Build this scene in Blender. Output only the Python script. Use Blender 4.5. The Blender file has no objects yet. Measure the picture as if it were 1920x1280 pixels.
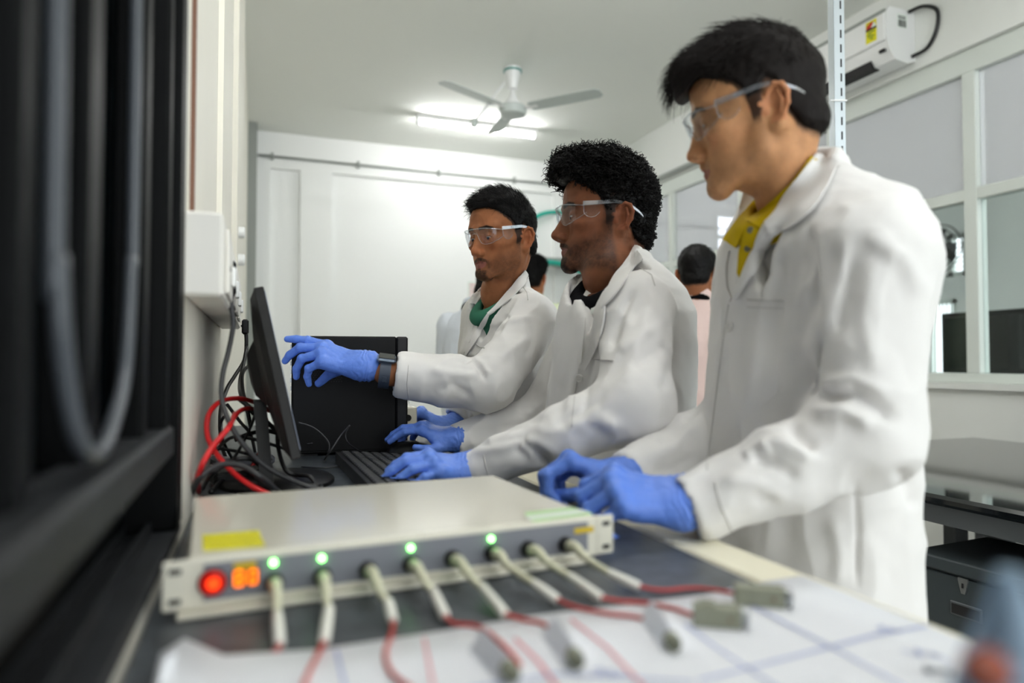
import bpy, math, random
import numpy as np
from mathutils import Vector, Matrix
from mathutils.bvhtree import BVHTree

random.seed(7)
SC = bpy.context.scene
COL = SC.collection
CAMZ, TOP = 1.12, 0.895            # lens height, counter height
YAW, PITCH, FPX = math.radians(20.5), math.radians(1.6), 1280.0
CAM = np.array([0.0, 0.0, CAMZ])
_f0 = np.array([math.sin(YAW), math.cos(YAW), 0.0])
C_R = np.array([math.cos(YAW), -math.sin(YAW), 0.0])
C_F = _f0 * math.cos(PITCH) + np.array([0, 0, math.sin(PITCH)])
C_U = np.cross(C_R, C_F)

def ray(u, v):
    return C_F + C_R * ((u - 960) / FPX) + C_U * ((640 - v) / FPX)
def P(u, v, d):
    """World point seen at photo pixel (u, v) at camera depth d."""
    return CAM + ray(u, v) * d
def PZ(u, v, z):
    r = ray(u, v); return CAM + r * ((z - CAMZ) / r[2])
def PX(u, v, x):
    r = ray(u, v); return CAM + r * (x / r[0])
def PY(u, v, y):
    r = ray(u, v); return CAM + r * (y / r[1])

# ---------------------------------------------------------------- materials
def lin(c):
    return tuple(((x / 255.0) / 12.92 if x <= 10 else ((x / 255.0 + 0.055) / 1.055) ** 2.4) for x in c)

def newmat(name):
    m = bpy.data.materials.new(name); m.use_nodes = True
    nt = m.node_tree
    return m, nt, nt.nodes['Principled BSDF']

def mat(name, rgb, rough=0.5, metal=0.0, spec=0.5, noise=0.0, nscale=30.0, bump=0.0, bscale=200.0,
        sss=0.0, coat=0.0, emit=None, estr=0.0, stretch=None):
    m, nt, b = newmat(name)
    L = nt.links
    col = lin(rgb)
    b.inputs['Base Color'].default_value = (*col, 1)
    b.inputs['Roughness'].default_value = rough
    b.inputs['Metallic'].default_value = metal
    b.inputs['Specular IOR Level'].default_value = spec
    if coat:
        b.inputs['Coat Weight'].default_value = coat
        b.inputs['Coat Roughness'].default_value = 0.08
    if sss:
        b.inputs['Subsurface Weight'].default_value = sss
        b.inputs['Subsurface Radius'].default_value = (1.0, 0.35, 0.2)
        b.inputs['Subsurface Scale'].default_value = 0.006
    if emit:
        b.inputs['Emission Color'].default_value = (*lin(emit), 1)
        b.inputs['Emission Strength'].default_value = estr
    if noise or bump:
        tc = nt.nodes.new('ShaderNodeTexCoord')
        src = tc.outputs['Object']
        if stretch:
            mp = nt.nodes.new('ShaderNodeMapping'); mp.inputs['Scale'].default_value = stretch
            L.new(src, mp.inputs['Vector']); src = mp.outputs['Vector']
        if noise:
            n = nt.nodes.new('ShaderNodeTexNoise'); n.inputs['Scale'].default_value = nscale
            n.inputs['Detail'].default_value = 5
            L.new(src, n.inputs['Vector'])
            r = nt.nodes.new('ShaderNodeMapRange')
            r.inputs['From Min'].default_value = 0.3; r.inputs['From Max'].default_value = 0.7
            r.inputs['To Min'].default_value = 1 - noise; r.inputs['To Max'].default_value = 1 + noise
            L.new(n.outputs['Fac'], r.inputs['Value'])
            mx = nt.nodes.new('ShaderNodeMix'); mx.data_type = 'RGBA'; mx.blend_type = 'MULTIPLY'
            mx.inputs[0].default_value = 1.0
            mx.inputs[6].default_value = (*col, 1)
            L.new(r.outputs['Result'], mx.inputs[7])
            L.new(mx.outputs[2], b.inputs['Base Color'])
        if bump:
            n2 = nt.nodes.new('ShaderNodeTexNoise'); n2.inputs['Scale'].default_value = bscale
            n2.inputs['Detail'].default_value = 4
            L.new(src, n2.inputs['Vector'])
            bp = nt.nodes.new('ShaderNodeBump'); bp.inputs['Strength'].default_value = bump
            bp.inputs['Distance'].default_value = 0.003
            L.new(n2.outputs['Fac'], bp.inputs['Height'])
            L.new(bp.outputs['Normal'], b.inputs['Normal'])
    return m

def glassmat(name, tint, refl=0.08, rough=0.0, fres=1.45, haze=0.0, hcol=(0.85, 0.87, 0.9)):
    """Thin clear sheet: mostly transparent, Fresnel mirror on top."""
    m = bpy.data.materials.new(name); m.use_nodes = True
    nt = m.node_tree; nt.nodes.clear(); L = nt.links
    out = nt.nodes.new('ShaderNodeOutputMaterial')
    tr = nt.nodes.new('ShaderNodeBsdfTransparent'); tr.inputs['Color'].default_value = (*tint, 1)
    gl = nt.nodes.new('ShaderNodeBsdfGlossy'); gl.inputs['Roughness'].default_value = rough
    gl.inputs['Color'].default_value = (0.95, 0.97, 1, 1)
    lw = nt.nodes.new('ShaderNodeLayerWeight'); lw.inputs['Blend'].default_value = 0.5
    pw = nt.nodes.new('ShaderNodeMath'); pw.operation = 'POWER'; pw.inputs[1].default_value = 5
    L.new(lw.outputs['Facing'], pw.inputs[0])
    ad = nt.nodes.new('ShaderNodeMath'); ad.operation = 'MULTIPLY_ADD'; ad.use_clamp = True
    ad.inputs[1].default_value = 0.9; ad.inputs[2].default_value = refl
    L.new(pw.outputs[0], ad.inputs[0])
    mx = nt.nodes.new('ShaderNodeMixShader')
    L.new(ad.outputs[0], mx.inputs[0]); L.new(tr.outputs[0], mx.inputs[1]); L.new(gl.outputs[0], mx.inputs[2])
    last = mx
    if haze:
        df = nt.nodes.new('ShaderNodeBsdfDiffuse'); df.inputs['Color'].default_value = (*hcol, 1)
        m2 = nt.nodes.new('ShaderNodeMixShader'); m2.inputs[0].default_value = haze
        L.new(mx.outputs[0], m2.inputs[1]); L.new(df.outputs[0], m2.inputs[2]); last = m2
    L.new(last.outputs[0], out.inputs['Surface'])
    return m

def emitmat(name, rgb, s):
    m = bpy.data.materials.new(name); m.use_nodes = True
    nt = m.node_tree; nt.nodes.clear()
    out = nt.nodes.new('ShaderNodeOutputMaterial')
    e = nt.nodes.new('ShaderNodeEmission'); e.inputs[0].default_value = (*lin(rgb), 1); e.inputs[1].default_value = s
    nt.links.new(e.outputs[0], out.inputs[0])
    return m

# ---------------------------------------------------------------- mesh collecting
class MB:
    def __init__(s): s.v = []; s.f = []
    def add(s, vs, fs):
        o = len(s.v); s.v += [tuple(map(float, p)) for p in vs]; s.f += [tuple(i + o for i in f) for f in fs]; return s
    def box(s, lo, hi, M=None, bev=0.0):
        (x0, y0, z0), (x1, y1, z1) = lo, hi
        if bev:
            b = min(bev, abs(x1-x0)*.45, abs(y1-y0)*.45, abs(z1-z0)*.45)
            bm = []
            for x, sx in ((x0, 1), (x1, -1)):
                for y, sy in ((y0, 1), (y1, -1)):
                    for z, sz in ((z0, 1), (z1, -1)):
                        bm.append(((x, y+sy*b, z+sz*b), (x+sx*b, y, z+sz*b), (x+sx*b, y+sy*b, z)))
            vs = [p for t in bm for p in t]
            I = lambda i, j, k, a: (i*4+j*2+k)*3+a
            fs = []
            for i in (0, 1):
                q = [I(i,0,0,0), I(i,1,0,0), I(i,1,1,0), I(i,0,1,0)]; fs.append(q if i else q[::-1])
                q = [I(0,i,0,1), I(1,i,0,1), I(1,i,1,1), I(0,i,1,1)]; fs.append(q[::-1] if i else q)
                q = [I(0,0,i,2), I(1,0,i,2), I(1,1,i,2), I(0,1,i,2)]; fs.append(q if i else q[::-1])
            for i in (0, 1):
                for j in (0, 1):
                    fs.append([I(i,j,0,0), I(i,j,1,0), I(i,j,1,1), I(i,j,0,1)])
                    fs.append([I(i,0,j,0), I(i,1,j,0), I(i,1,j,2), I(i,0,j,2)])
                    fs.append([I(0,i,j,1), I(1,i,j,1), I(1,i,j,2), I(0,i,j,2)])
                    for k in (0, 1): fs.append([I(i,j,k,0), I(i,j,k,1), I(i,j,k,2)])
        else:
            vs = [(x, y, z) for x in (x0, x1) for y in (y0, y1) for z in (z0, z1)]
            fs = [(0,1,3,2), (4,6,7,5), (0,4,5,1), (2,3,7,6), (0,2,6,4), (1,5,7,3)]
        if M is not None: vs = [tuple(M @ Vector(p)) for p in vs]
        return s.add(vs, fs)
    def tube(s, pts, r, n=10, cap=True):
        pts = [Vector(tuple(map(float, p))) for p in pts]
        rs = r if isinstance(r, (list, tuple)) else [r]*len(pts)
        t0 = (pts[1]-pts[0]).normalized()
        up = Vector((0, 0, 1)) if abs(t0.z) < .9 else Vector((1, 0, 0))
        nrm = t0.cross(up).normalized()
        vs = []; fs = []
        for i, p in enumerate(pts):
            t = (pts[min(i+1, len(pts)-1)] - pts[max(i-1, 0)])
            if t.length < 1e-9: t = t0
            t.normalize()
            nrm = nrm - t*nrm.dot(t)
            if nrm.length < 1e-6: nrm = t.orthogonal()
            nrm.normalize(); b = t.cross(nrm)
            for k in range(n):
                a = 2*math.pi*k/n
                vs.append(p + (nrm*math.cos(a) + b*math.sin(a))*rs[i])
        for i in range(len(pts)-1):
            for k in range(n):
                k2 = (k+1) % n
                fs.append((i*n+k, i*n+k2, (i+1)*n+k2, (i+1)*n+k))
        if cap:
            fs.append(tuple(range(n))[::-1]); fs.append(tuple((len(pts)-1)*n+k for k in range(n)))
        return s.add(vs, fs)
    def lathe(s, prof, M=None, n=24):
        """prof: (r, z) list bottom to top, about z."""
        vs = []; fs = []
        for r, z in prof:
            for k in range(n):
                a = 2*math.pi*k/n; vs.append((r*math.cos(a), r*math.sin(a), z))
        for i in range(len(prof)-1):
            for k in range(n):
                k2 = (k+1) % n; fs.append((i*n+k, i*n+k2, (i+1)*n+k2, (i+1)*n+k))
        fs.append(tuple(range(n))[::-1]); fs.append(tuple((len(prof)-1)*n+k for k in range(n)))
        if M is not None: vs = [tuple(M @ Vector(p)) for p in vs]
        return s.add(vs, fs)
    def prism(s, poly, z0, z1, M=None):
        n = len(poly)
        vs = [(x, y, z0) for x, y in poly] + [(x, y, z1) for x, y in poly]
        fs = [tuple(range(n))[::-1], tuple(range(n, 2*n))] + [(i, (i+1) % n, (i+1) % n+n, i+n) for i in range(n)]
        if M is not None: vs = [tuple(M @ Vector(p)) for p in vs]
        return s.add(vs, fs)
    def grid(s, rows, thick=0.0, N=None):
        """rows: list of equal-length point lists -> sheet (thickened along its normals)."""
        A = np.array(rows, float); m, n = A.shape[:2]
        du = np.gradient(A, axis=0); dv = np.gradient(A, axis=1)
        nr = np.cross(du, dv); nr /= np.linalg.norm(nr, axis=2, keepdims=True) + 1e-12
        a = [tuple(p) for p in A.reshape(-1, 3)]
        fs = [(i*n+j, i*n+j+1, (i+1)*n+j+1, (i+1)*n+j) for i in range(m-1) for j in range(n-1)]
        if not thick: return s.add(a, fs)
        b = [tuple(p) for p in (A - nr*thick).reshape(-1, 3)]
        o = m*n
        fs += [(f[3]+o, f[2]+o, f[1]+o, f[0]+o) for f in fs]
        for j in range(n-1):
            fs.append((j, j+o, j+1+o, j+1)); q = (m-1)*n
            fs.append((q+j, q+j+1, q+j+1+o, q+j+o))
        for i in range(m-1):
            fs.append((i*n, (i+1)*n, (i+1)*n+o, i*n+o)); q = n-1
            fs.append((i*n+q, i*n+q+o, (i+1)*n+q+o, (i+1)*n+q))
        return s.add(a+b, fs)
    def build(s, name, m, parent=None, smooth=None, recalc=False):
        return mesh_obj(name, np.array(s.v, float), s.f, m, parent, smooth, recalc)

def mesh_obj(name, V, F, m, parent=None, smooth=None, recalc=False):
    """smooth: None flat, True smooth, number = auto-smooth angle in degrees."""
    me = bpy.data.meshes.new(name)
    V = np.asarray(V, float)
    org = np.zeros(3)
    if parent is None and len(V):
        org = V.mean(0); org[2] = V[:, 2].min()
    pw = np.array(parent['_org']) if parent is not None else org
    me.from_pydata((V - pw).tolist() if parent is not None else (V - org).tolist(), [], [tuple(map(int, f)) for f in F])
    if recalc:
        import bmesh
        bm = bmesh.new(); bm.from_mesh(me); bmesh.ops.recalc_face_normals(bm, faces=bm.faces); bm.to_mesh(me); bm.free()
    if smooth is not None:
        me.polygons.foreach_set('use_smooth', [True]*len(me.polygons))
        if smooth is not True: me.set_sharp_from_angle(angle=math.radians(smooth))
    for mm in (m if isinstance(m, (list, tuple)) else [m]): me.materials.append(mm)
    o = bpy.data.objects.new(name, me); COL.objects.link(o)
    if parent is not None:
        o.parent = parent; o['_org'] = list(map(float, pw))
    else:
        o.location = org; o['_org'] = list(map(float, org))
    return o

def tag(o, label=None, cat=None, group=None, kind=None):
    if label: o['label'] = label
    if cat: o['category'] = cat
    if group: o['group'] = group
    if kind: o['kind'] = kind
    return o

def thing(name, loc, label, cat, group=None):
    o = bpy.data.objects.new(name, None); COL.objects.link(o)
    o.empty_display_size = 0.05
    o.location = tuple(map(float, loc)); o['_org'] = list(map(float, loc))
    return tag(o, label, cat, group)

def struct(name, mb, m, parent=None, **k):
    o = mb.build(name, m, parent, **k)
    if parent is None: o['kind'] = 'structure'
    return o

def smoothpath(pts, n=8):
    """Catmull-Rom through the points."""
    p = [np.array(q, float) for q in pts]
    p = [2*p[0]-p[1]] + p + [2*p[-1]-p[-2]]
    out = []
    for i in range(1, len(p)-2):
        for k in range(n):
            t = k/n
            out.append(0.5*((2*p[i]) + (-p[i-1]+p[i+1])*t + (2*p[i-1]-5*p[i]+4*p[i+1]-p[i+2])*t*t
                            + (-p[i-1]+3*p[i]-3*p[i+1]+p[i+2])*t**3))
    out.append(p[-2])
    return out

def frame(o, x, y, z):
    """Matrix with the given axes and origin."""
    return Matrix(((x[0], y[0], z[0], o[0]), (x[1], y[1], z[1], o[1]), (x[2], y[2], z[2], o[2]), (0, 0, 0, 1)))

def unit(v):
    v = np.asarray(v, float); return v/(np.linalg.norm(v)+1e-12)

# 5x7 stroke lettering for small print (polyline glyphs on a 4x6 cell)
GLY = {
 'A': [[(0,0),(2,6),(4,0)],[(1,2.4),(3,2.4)]], 'B': [[(0,0),(0,6),(3,6),(4,5),(3,3.2),(0,3.2)],[(3,3.2),(4,2),(3,0),(0,0)]],
 'C': [[(4,5),(3,6),(1,6),(0,5),(0,1),(1,0),(3,0),(4,1)]], 'D': [[(0,0),(0,6),(2.5,6),(4,4.5),(4,1.5),(2.5,0),(0,0)]],
 'E': [[(4,6),(0,6),(0,0),(4,0)],[(0,3),(3,3)]], 'N': [[(0,0),(0,6),(4,0),(4,6)]], 'O': [[(1,0),(0,1),(0,5),(1,6),(3,6),(4,5),(4,1),(3,0),(1,0)]],
 'G': [[(4,5),(3,6),(1,6),(0,5),(0,1),(1,0),(3,0),(4,1),(4,3),(2.4,3)]], 'I': [[(2,0),(2,6)]], 'R': [[(0,0),(0,6),(3,6),(4,5),(4,4),(3,3),(0,3)],[(2,3),(4,0)]],
 'S': [[(4,5),(3,6),(1,6),(0,5),(0,4),(4,2),(4,1),(3,0),(1,0),(0,1)]], 'T': [[(0,6),(4,6)],[(2,6),(2,0)]], 'P': [[(0,0),(0,6),(3,6),(4,5),(4,4),(3,3),(0,3)]],
 'L': [[(0,6),(0,0),(4,0)]], 'V': [[(0,6),(2,0),(4,6)]], 'M': [[(0,0),(0,6),(2,2.5),(4,6),(4,0)]], 'W': [[(0,6),(1,0),(2,4),(3,0),(4,6)]], '.': [[(1.8,0),(2.2,.5)]],
 '0': [[(1,0),(0,1),(0,5),(1,6),(3,6),(4,5),(4,1),(3,0),(1,0)]], '1': [[(1,5),(2,6),(2,0)]], '2': [[(0,5),(1,6),(3,6),(4,5),(4,4),(0,0),(4,0)]], 
 '3': [[(0,6),(4,6),(2,3.5),(4,2),(3,0),(1,0),(0,1)]], '6': [[(4,5),(3,6),(1,6),(0,5),(0,1),(1,0),(3,0),(4,1),(4,2),(3,3),(0,3)]], ' ': []}
def write(mb, text, M, h, w=None, stroke=0.12, thick=0.0003):
    """Draw text as thin raised strokes in the local xy plane of M (z outward)."""
    s = h/6.0; x = 0.0; w = w or h*0.75
    for ch in text:
        for pl in GLY.get(ch, []):
            for a, b in zip(pl[:-1], pl[1:]):
                p = Vector((x+a[0]*s, a[1]*s)); q = Vector((x+b[0]*s, b[1]*s))
                d = q-p
                if d.length < 1e-9: continue
                n = Vector((-d.y, d.x)).normalized()*h*stroke*.5; e = d.normalized()*h*stroke*.5
                mb.prism([tuple(p-e-n), tuple(q+e-n), tuple(q+e+n), tuple(p-e+n)], 0, thick, M)
        x += w
# ================================================================ ROOM
CEIL, LW, RW, BW, FRONT = 3.22, -0.09, 3.38, 6.6, -3.2
M_wall = mat('wall_paint', (238, 240, 236), .6, noise=.015, nscale=3)
M_back = mat('back_wall_paint', (250, 251, 249), .5)
M_cream = mat('cream_wall_paint', (236, 232, 220), .6, noise=.02, nscale=4)
M_ceil = mat('ceiling_paint', (240, 242, 236), .8)
M_floor = mat('floor_tile', (205, 202, 195), .35, noise=.04, nscale=6)
M_frame_w = mat('pale_frame', (222, 228, 222), .45)
M_blackfr = mat('black_aluminium', (6, 7, 8), .5, spec=.12, noise=.3, nscale=25, bump=.1)
M_dust = mat('dusty_black_aluminium', (27, 29, 32), .6, spec=.3, noise=.35, nscale=18)
M_darkglass = mat('dark_tinted_glass', (4, 15, 18), .08, spec=.4)
M_brown = mat('brown_gap', (120, 84, 66), .7)
M_grey = mat('grey_paint', (150, 155, 150), .6)
M_socket = mat('white_plastic', (236, 233, 226), .4)
M_white = mat('white_enamel', (240, 241, 240), .3)
M_black = mat('black_plastic', (11, 11, 12), .42, spec=.3, noise=.1, nscale=80)
M_steel = mat('steel', (175, 178, 180), .3, metal=.9)
M_glass = glassmat('clear_window_glass', (0.9, 0.94, 0.94), .02)
M_frost = glassmat('upper_window_glass', (0.93, 0.93, 0.95), .03, haze=.40)
M_tube = emitmat('tube_light', (250, 250, 250), 46)

X2 = 8.4   # far wall of the room beyond the glazing
b = MB().box((LW-.3, FRONT, -.1), (X2+.2, BW+.3, 0)); struct('floor', b, M_floor)
b = MB().box((LW-.3, FRONT, CEIL), (X2+.2, BW+.3, CEIL+.1)); struct('ceiling', b, M_ceil)
# back wall with recessed panels
def bx_at(u, v=500): return PY(u, v, BW)[0]
xs = [bx_at(505), bx_at(562), bx_at(622), 2.95]
zt = [PY(530, 316, BW)[2], PY(700, 331, BW)[2]]
yb = BW
b = MB().box((LW, BW+.05, 0), (X2, BW+.25, CEIL))
b.box((LW, yb, 0), (xs[0], BW+.05, zt[1]+.02)); b.box((xs[1], yb, 0), (xs[2], BW+.05, zt[1]+.02)); b.box((xs[3], yb, 0), (RW, BW+.05, zt[1]+.02))
b.box((LW, yb, zt[1]+.02), (RW, BW+.05, CEIL))
b.box((xs[0], yb, zt[0]), (xs[1], BW+.05, zt[1]+.02)); b.box((xs[2], yb, zt[1]), (xs[3], BW+.05, zt[1]+.02))
struct('wall_back', b, M_back)
# corner pier at the far left
b = MB().box((LW, BW-.22, 0), (LW+.075, BW, CEIL)); struct('trim_1', b, M_grey)
# left wall, with the black window in it
WY0, WY1 = -1.5, 0.95           # window span along the wall
WZ0 = CAMZ-.2                   # window sill height
b = MB().box((LW-.25, WY1, 0), (LW, BW+.05, CEIL))
b.box((LW-.25, FRONT, 0), (LW, WY1, WZ0-.012)); b.box((LW-.25, FRONT, WZ0-.012), (LW, WY0, CEIL)); b.box((LW-.25, WY0, 2.9), (LW, WY1, CEIL))
struct('wall_left', b, M_cream)
b = MB().box((LW, 1.045, 1.325), (LW+.0055, 1.062, CEIL-.01)); struct('trim_2', b, M_brown)
b = MB().box((LW, 1.7, 1.3), (LW+.012, 2.3, CEIL-.01)); struct('trim_3', b, M_cream)
b = MB().box((LW, 2.6, 1.3), (LW+.02, 3.6, CEIL-.01)); struct('trim_4', b, M_cream)
# window: outer frame, sliding sash stiles, rails, sill track, panes
w = MB()
w.box((LW-.16, WY1-.055, WZ0), (LW+.004, WY1, 2.9), bev=.003)
w.box((LW-.16, WY0, 2.84), (LW, WY1-.055, 2.9), bev=.003)
wf = struct('window_1', w, M_blackfr)
for y, x0, x1, wd in ((WY1-.10, -.118, -.094, .03), (WY1-.19, -.135, -.105, .035), (.58, -.150, -.118, .05), (.405, -.14, -.112, .03)):
    q = MB().box((x0, y, WZ0+.12), (x1, y+wd, 2.84), bev=.004); struct('window_stile', q, M_blackfr, wf)
q = MB().box((LW-.047, WY0, CAMZ-.112), (LW, WY1-.055, CAMZ-.076), bev=.004); struct('window_rail', q, M_dust, wf)
q = MB().box((LW-.06, WY0, WZ0-.012), (LW+.003, WY1-.0, WZ0), bev=.002)
for x in (-.145, -.118): q.box((x, WY0, WZ0), (x+.006, WY1-.055, WZ0+.012))
struct('window_sill', q, M_dust, wf)
q = MB().box((LW-.064, WY0, WZ0), (LW-.05, WY1-.055, CAMZ-.08)); struct('window_panel', q, M_blackfr, wf)
for (y0, y1, x) in ((WY0, .42, -.158), (.42, WY1-.055, -.148)):
    q = MB().box((x-.006, y0, CAMZ-.08), (x, y1, 2.85)); struct('window_pane', q, M_darkglass, wf)
# right wall: dado, beam, glazing
RS, R1, R2, R3 = CAMZ-.115, 2.0, 2.60, 2.72
b = MB().box((RW, FRONT, 0), (RW+.2, BW+.05, RS-.03)); b.box((RW, FRONT, R3), (RW+.2, BW+.05, CEIL))
b.box((RW-.03, FRONT, RS-.03), (RW+.2, BW+.05, RS))
struct('wall_right', b, M_wall)
M_beamside = M_frame_w
wr = MB().box((RW+.03, FRONT, RS), (RW+.10, BW, RS+.05), bev=.004)
wr.box((RW+.03, FRONT, R2), (RW+.10, BW, R3), bev=.004)
wr.box((RW+.03, FRONT, R1-.06), (RW+.10, BW, R1), bev=.004)
win2 = struct('window_2', wr, M_frame_w)
mul = [PX(1812, 400, RW)[1]]
mul = [mul[0]-1.1, mul[0]] + [PX(u_, 400, RW)[1] for u_ in (1553, 1383, 1252)] + [5.9, BW-.04]
mul.sort()
for y in mul:
    q = MB().box((RW+.028, y-.035, RS+.05), (RW+.102, y+.035, R2), bev=.004); struct('window_mullion', q, M_frame_w, win2)
ys = [FRONT]+mul
for i in range(len(ys)-1):
    q = MB().box((RW+.062, ys[i]+.035, RS+.05), (RW+.066, ys[i+1]-.035, R1-.06)); struct('window_pane', q, M_glass, win2)
    q = MB().box((RW+.062, ys[i]+.035, R1), (RW+.066, ys[i+1]-.035, R2)); struct('window_pane', q, M_frost, win2)
# the neighbouring room seen through the glazing
def x2(u, v): return PX(u, v, X2)
wy = [x2(1852, 470)[1], x2(1774, 470)[1]]; wz = [x2(1800, 517)[2], x2(1800, 436)[2]]
dy = [x2(1795, 640)[1], x2(1735, 640)[1]]; dz = [x2(1760, 708)[2], x2(1760, 562)[2]]
b = MB()
ye = [FRONT, wy[0], wy[1], BW+.25]
b.box((X2, FRONT, 0), (X2+.2, min(wy[0], dy[0]), CEIL)); b.box((X2, max(wy[1], dy[1]), 0), (X2+.2, BW+.3, CEIL))
ya, yc = min(wy[0], dy[0]), max(wy[1], dy[1])
b.box((X2, ya, wz[1]), (X2+.2, yc, CEIL)); b.box((X2, ya, dz[1]), (X2+.2, yc, wz[0])); b.box((X2, ya, 0), (X2+.2, yc, max(dz[0], .05)))
b.box((X2, ya, wz[0]), (X2+.2, wy[0], wz[1])) if wy[0] > ya+1e-4 else None
b.box((X2, wy[1], wz[0]), (X2+.2, yc, wz[1])) if wy[1] < yc-1e-4 else None
b.box((X2, ya, max(dz[0], .05)), (X2+.2, dy[0], dz[1])) if dy[0] > ya+1e-4 else None
b.box((X2, dy[1], max(dz[0], .05)), (X2+.2, yc, dz[1])) if dy[1] < yc-1e-4 else None
struct('wall_far', b, M_wall)
q = MB().box((X2+.02, wy[0], wz[0]), (X2+.08, wy[0]+.07, wz[1])); q.box((X2+.02, wy[1]-.07, wz[0]), (X2+.08, wy[1], wz[1]))
q.box((X2+.02, wy[0], wz[0]), (X2+.08, wy[1], wz[0]+.06)); q.box((X2+.02, wy[0], wz[1]-.06), (X2+.08, wy[1], wz[1]))
m_ = .45*wy[0]+.55*wy[1]; q.box((X2+.02, m_-.04, wz[0]), (X2+.08, m_+.04, wz[1]))
nb = 9
for i in range(1, nb): z = wz[0]+(wz[1]-wz[0])*i/nb; q.box((X2+.04, wy[0], z-.008), (X2+.055, wy[1], z+.008))
struct('window_3', q, M_frame_w)
q = MB().box((X2+.02, dy[0], dz[1]-.06), (X2+.08, dy[1], dz[1])); q.box((X2+.02, dy[0], dz[0]), (X2+.08, dy[0]+.07, dz[1])); q.box((X2+.02, dy[1]-.07, dz[0]), (X2+.08, dy[1], dz[1]))
for i in range(1, 8): y = dy[0]+(dy[1]-dy[0])*i/8; q.box((X2+.04, y-.012, max(dz[0],.06)), (X2+.055, y+.012, dz[1]))
struct('window_4', q, M_frame_w)
# pale green bushes outside that lower window
# conduit along the back wall
pts = [PY(470, 289, BW-.02), PY(1040, 342, BW-.02)]
z = pts[0][2]
q = MB().tube([(LW+.08, BW-.018, z), (RW, BW-.018, z)], .011, 8)
cd = q.build('conduit_pipe', M_grey, None, smooth=True); tag(cd, 'thin grey conduit pipe running along the top of the white back wall', 'pipe')
for u in (510, 671, 822, 963):
    x = bx_at(u, 300); q = MB().box((x-.012, BW-.04, z-.028), (x+.012, BW, z+.028)); q.build('pipe_clip', M_grey, cd)
# conduit at the top of the glazing (dark grey)
q = MB().tube([(RW-.02, 3.9, R3+.03), (RW-.02, BW-.05, R3+.03)], .022, 8)
tag(q.build('conduit_pipe', M_grey, None, smooth=True), 'grey conduit along the beam above the right-hand glazing', 'pipe')
# tube light on the ceiling
def tube_light(name, x0, x1, y, label, horizontal=True):
    t = thing('tube_light', ((x0+x1)/2, y, CEIL-.08), label, 'light', 'ceiling tube lights')
    MB().box((x0, y-.03, CEIL-.045), (x1, y+.03, CEIL), bev=.006).build('tube_housing', M_white, t)
    MB().tube([(x0+.02, y, CEIL-.068), (x1-.02, y, CEIL-.068)], .015, 12).build('tube', M_tube, t, smooth=40)
    for x in (x0, x1-.03):
        MB().box((x, y-.018, CEIL-.09), (x+.03, y+.018, CEIL-.04), bev=.004).build('tube_holder', M_white, t)
tl, tr = PZ(783, 224, CEIL-.07), PZ(1001, 261, CEIL-.07)
tube_light('tube_light', tl[0], tr[0], (tl[1]+tr[1])/2, 'glowing white tube light on the ceiling behind the fan')
for xa, ya_, lb in ((.0, .8, 'added out-of-view tube light on the ceiling straight above the cream rack box'), (.2, -1.2, 'added out-of-view tube light on the ceiling behind the camera'), (1.0, 2.55, 'added out-of-view tube light on the ceiling between the three men and the fan')):
    tube_light('tube_light', xa, xa+1.2, ya_, lb)  # unseen tubes, added to light the men and the counter
tube_light('tube_light', 4.4, 5.6, .6, 'added out-of-view tube light beyond the glazing, the nearer to the camera')  # both far-room tubes are unseen, added to brighten its ceiling
tube_light('tube_light', 4.4, 5.6, 1.7, 'added out-of-view tube light beyond the glazing, the farther from the camera')

# ---------------------------------------------------------------- world, camera
W = bpy.data.worlds.new('World'); SC.world = W; W.use_nodes = True
bg = W.node_tree.nodes['Background']; bg.inputs[0].default_value = (0.92, 0.97, 1.0, 1); bg.inputs[1].default_value = 1.7
cam = bpy.data.cameras.new('Camera'); co = bpy.data.objects.new('Camera', cam); COL.objects.link(co); SC.camera = co
cam.sensor_width = 36; cam.lens = 36*FPX/1920; cam.clip_start = .02
co.matrix_world = frame(CAM, C_R, C_U, -C_F)
cam.dof.use_dof = True; cam.dof.focus_distance = 1.65; cam.dof.aperture_fstop = 1.8; cam.dof.aperture_blades = 9
SC.view_settings.view_transform = 'Standard'; SC.view_settings.look = 'None'; SC.view_settings.gamma = 1
SC.view_settings.use_curve_mapping = False
SC.view_settings.exposure = 0.9
SC.cycles.use_denoising = True
SC.cycles.use_adaptive_sampling = True; SC.cycles.adaptive_threshold = .02; SC.cycles.max_bounces = 8; SC.cycles.transparent_max_bounces = 24; SC.cycles.caustics_reflective = False; SC.cycles.caustics_refractive = False
def RC_(right, depth, up=0.0): return C_R*right+_f0*depth+np.array([0, 0, up])
def cable(name, pts, r, m, label, cat='cable', group=None, n=8):
    o = MB().tube(smoothpath(pts, 8), r, n).build(name, m, None, smooth=True)
    return tag(o, label, cat, group)
# ================================================================ COUNTER
M_stone = mat('black_stone', (62, 67, 72), .42, noise=.38, nscale=40, bump=.2, bscale=120)
M_edge = mat('cream_laminate', (238, 232, 208), .45)
M_beige = mat('beige_enamel', (228, 224, 208), .22, coat=.4)
M_beige2 = mat('beige_side', (218, 214, 198), .4)
M_greyp = mat('grey_panel', (126, 128, 136), .5)
M_yel = mat('yellow_sticker', (226, 218, 20), .45, noise=.06, nscale=120)
M_yel2 = mat('yellow_print', (214, 182, 30), .5)
M_green = mat('pale_green_sticker', (186, 222, 160), .4)
M_whites = mat('white_sticker', (232, 240, 232), .4)
M_dark = mat('dark_hole', (22, 20, 22), .7)
M_led = emitmat('green_led', (120, 255, 110), 9)
M_red_em = emitmat('red_lamp', (255, 62, 20), 1.6)
M_redbez = mat('dark_red_lens', (150, 14, 8), .25, emit=(200, 20, 8), estr=.25)
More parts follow.
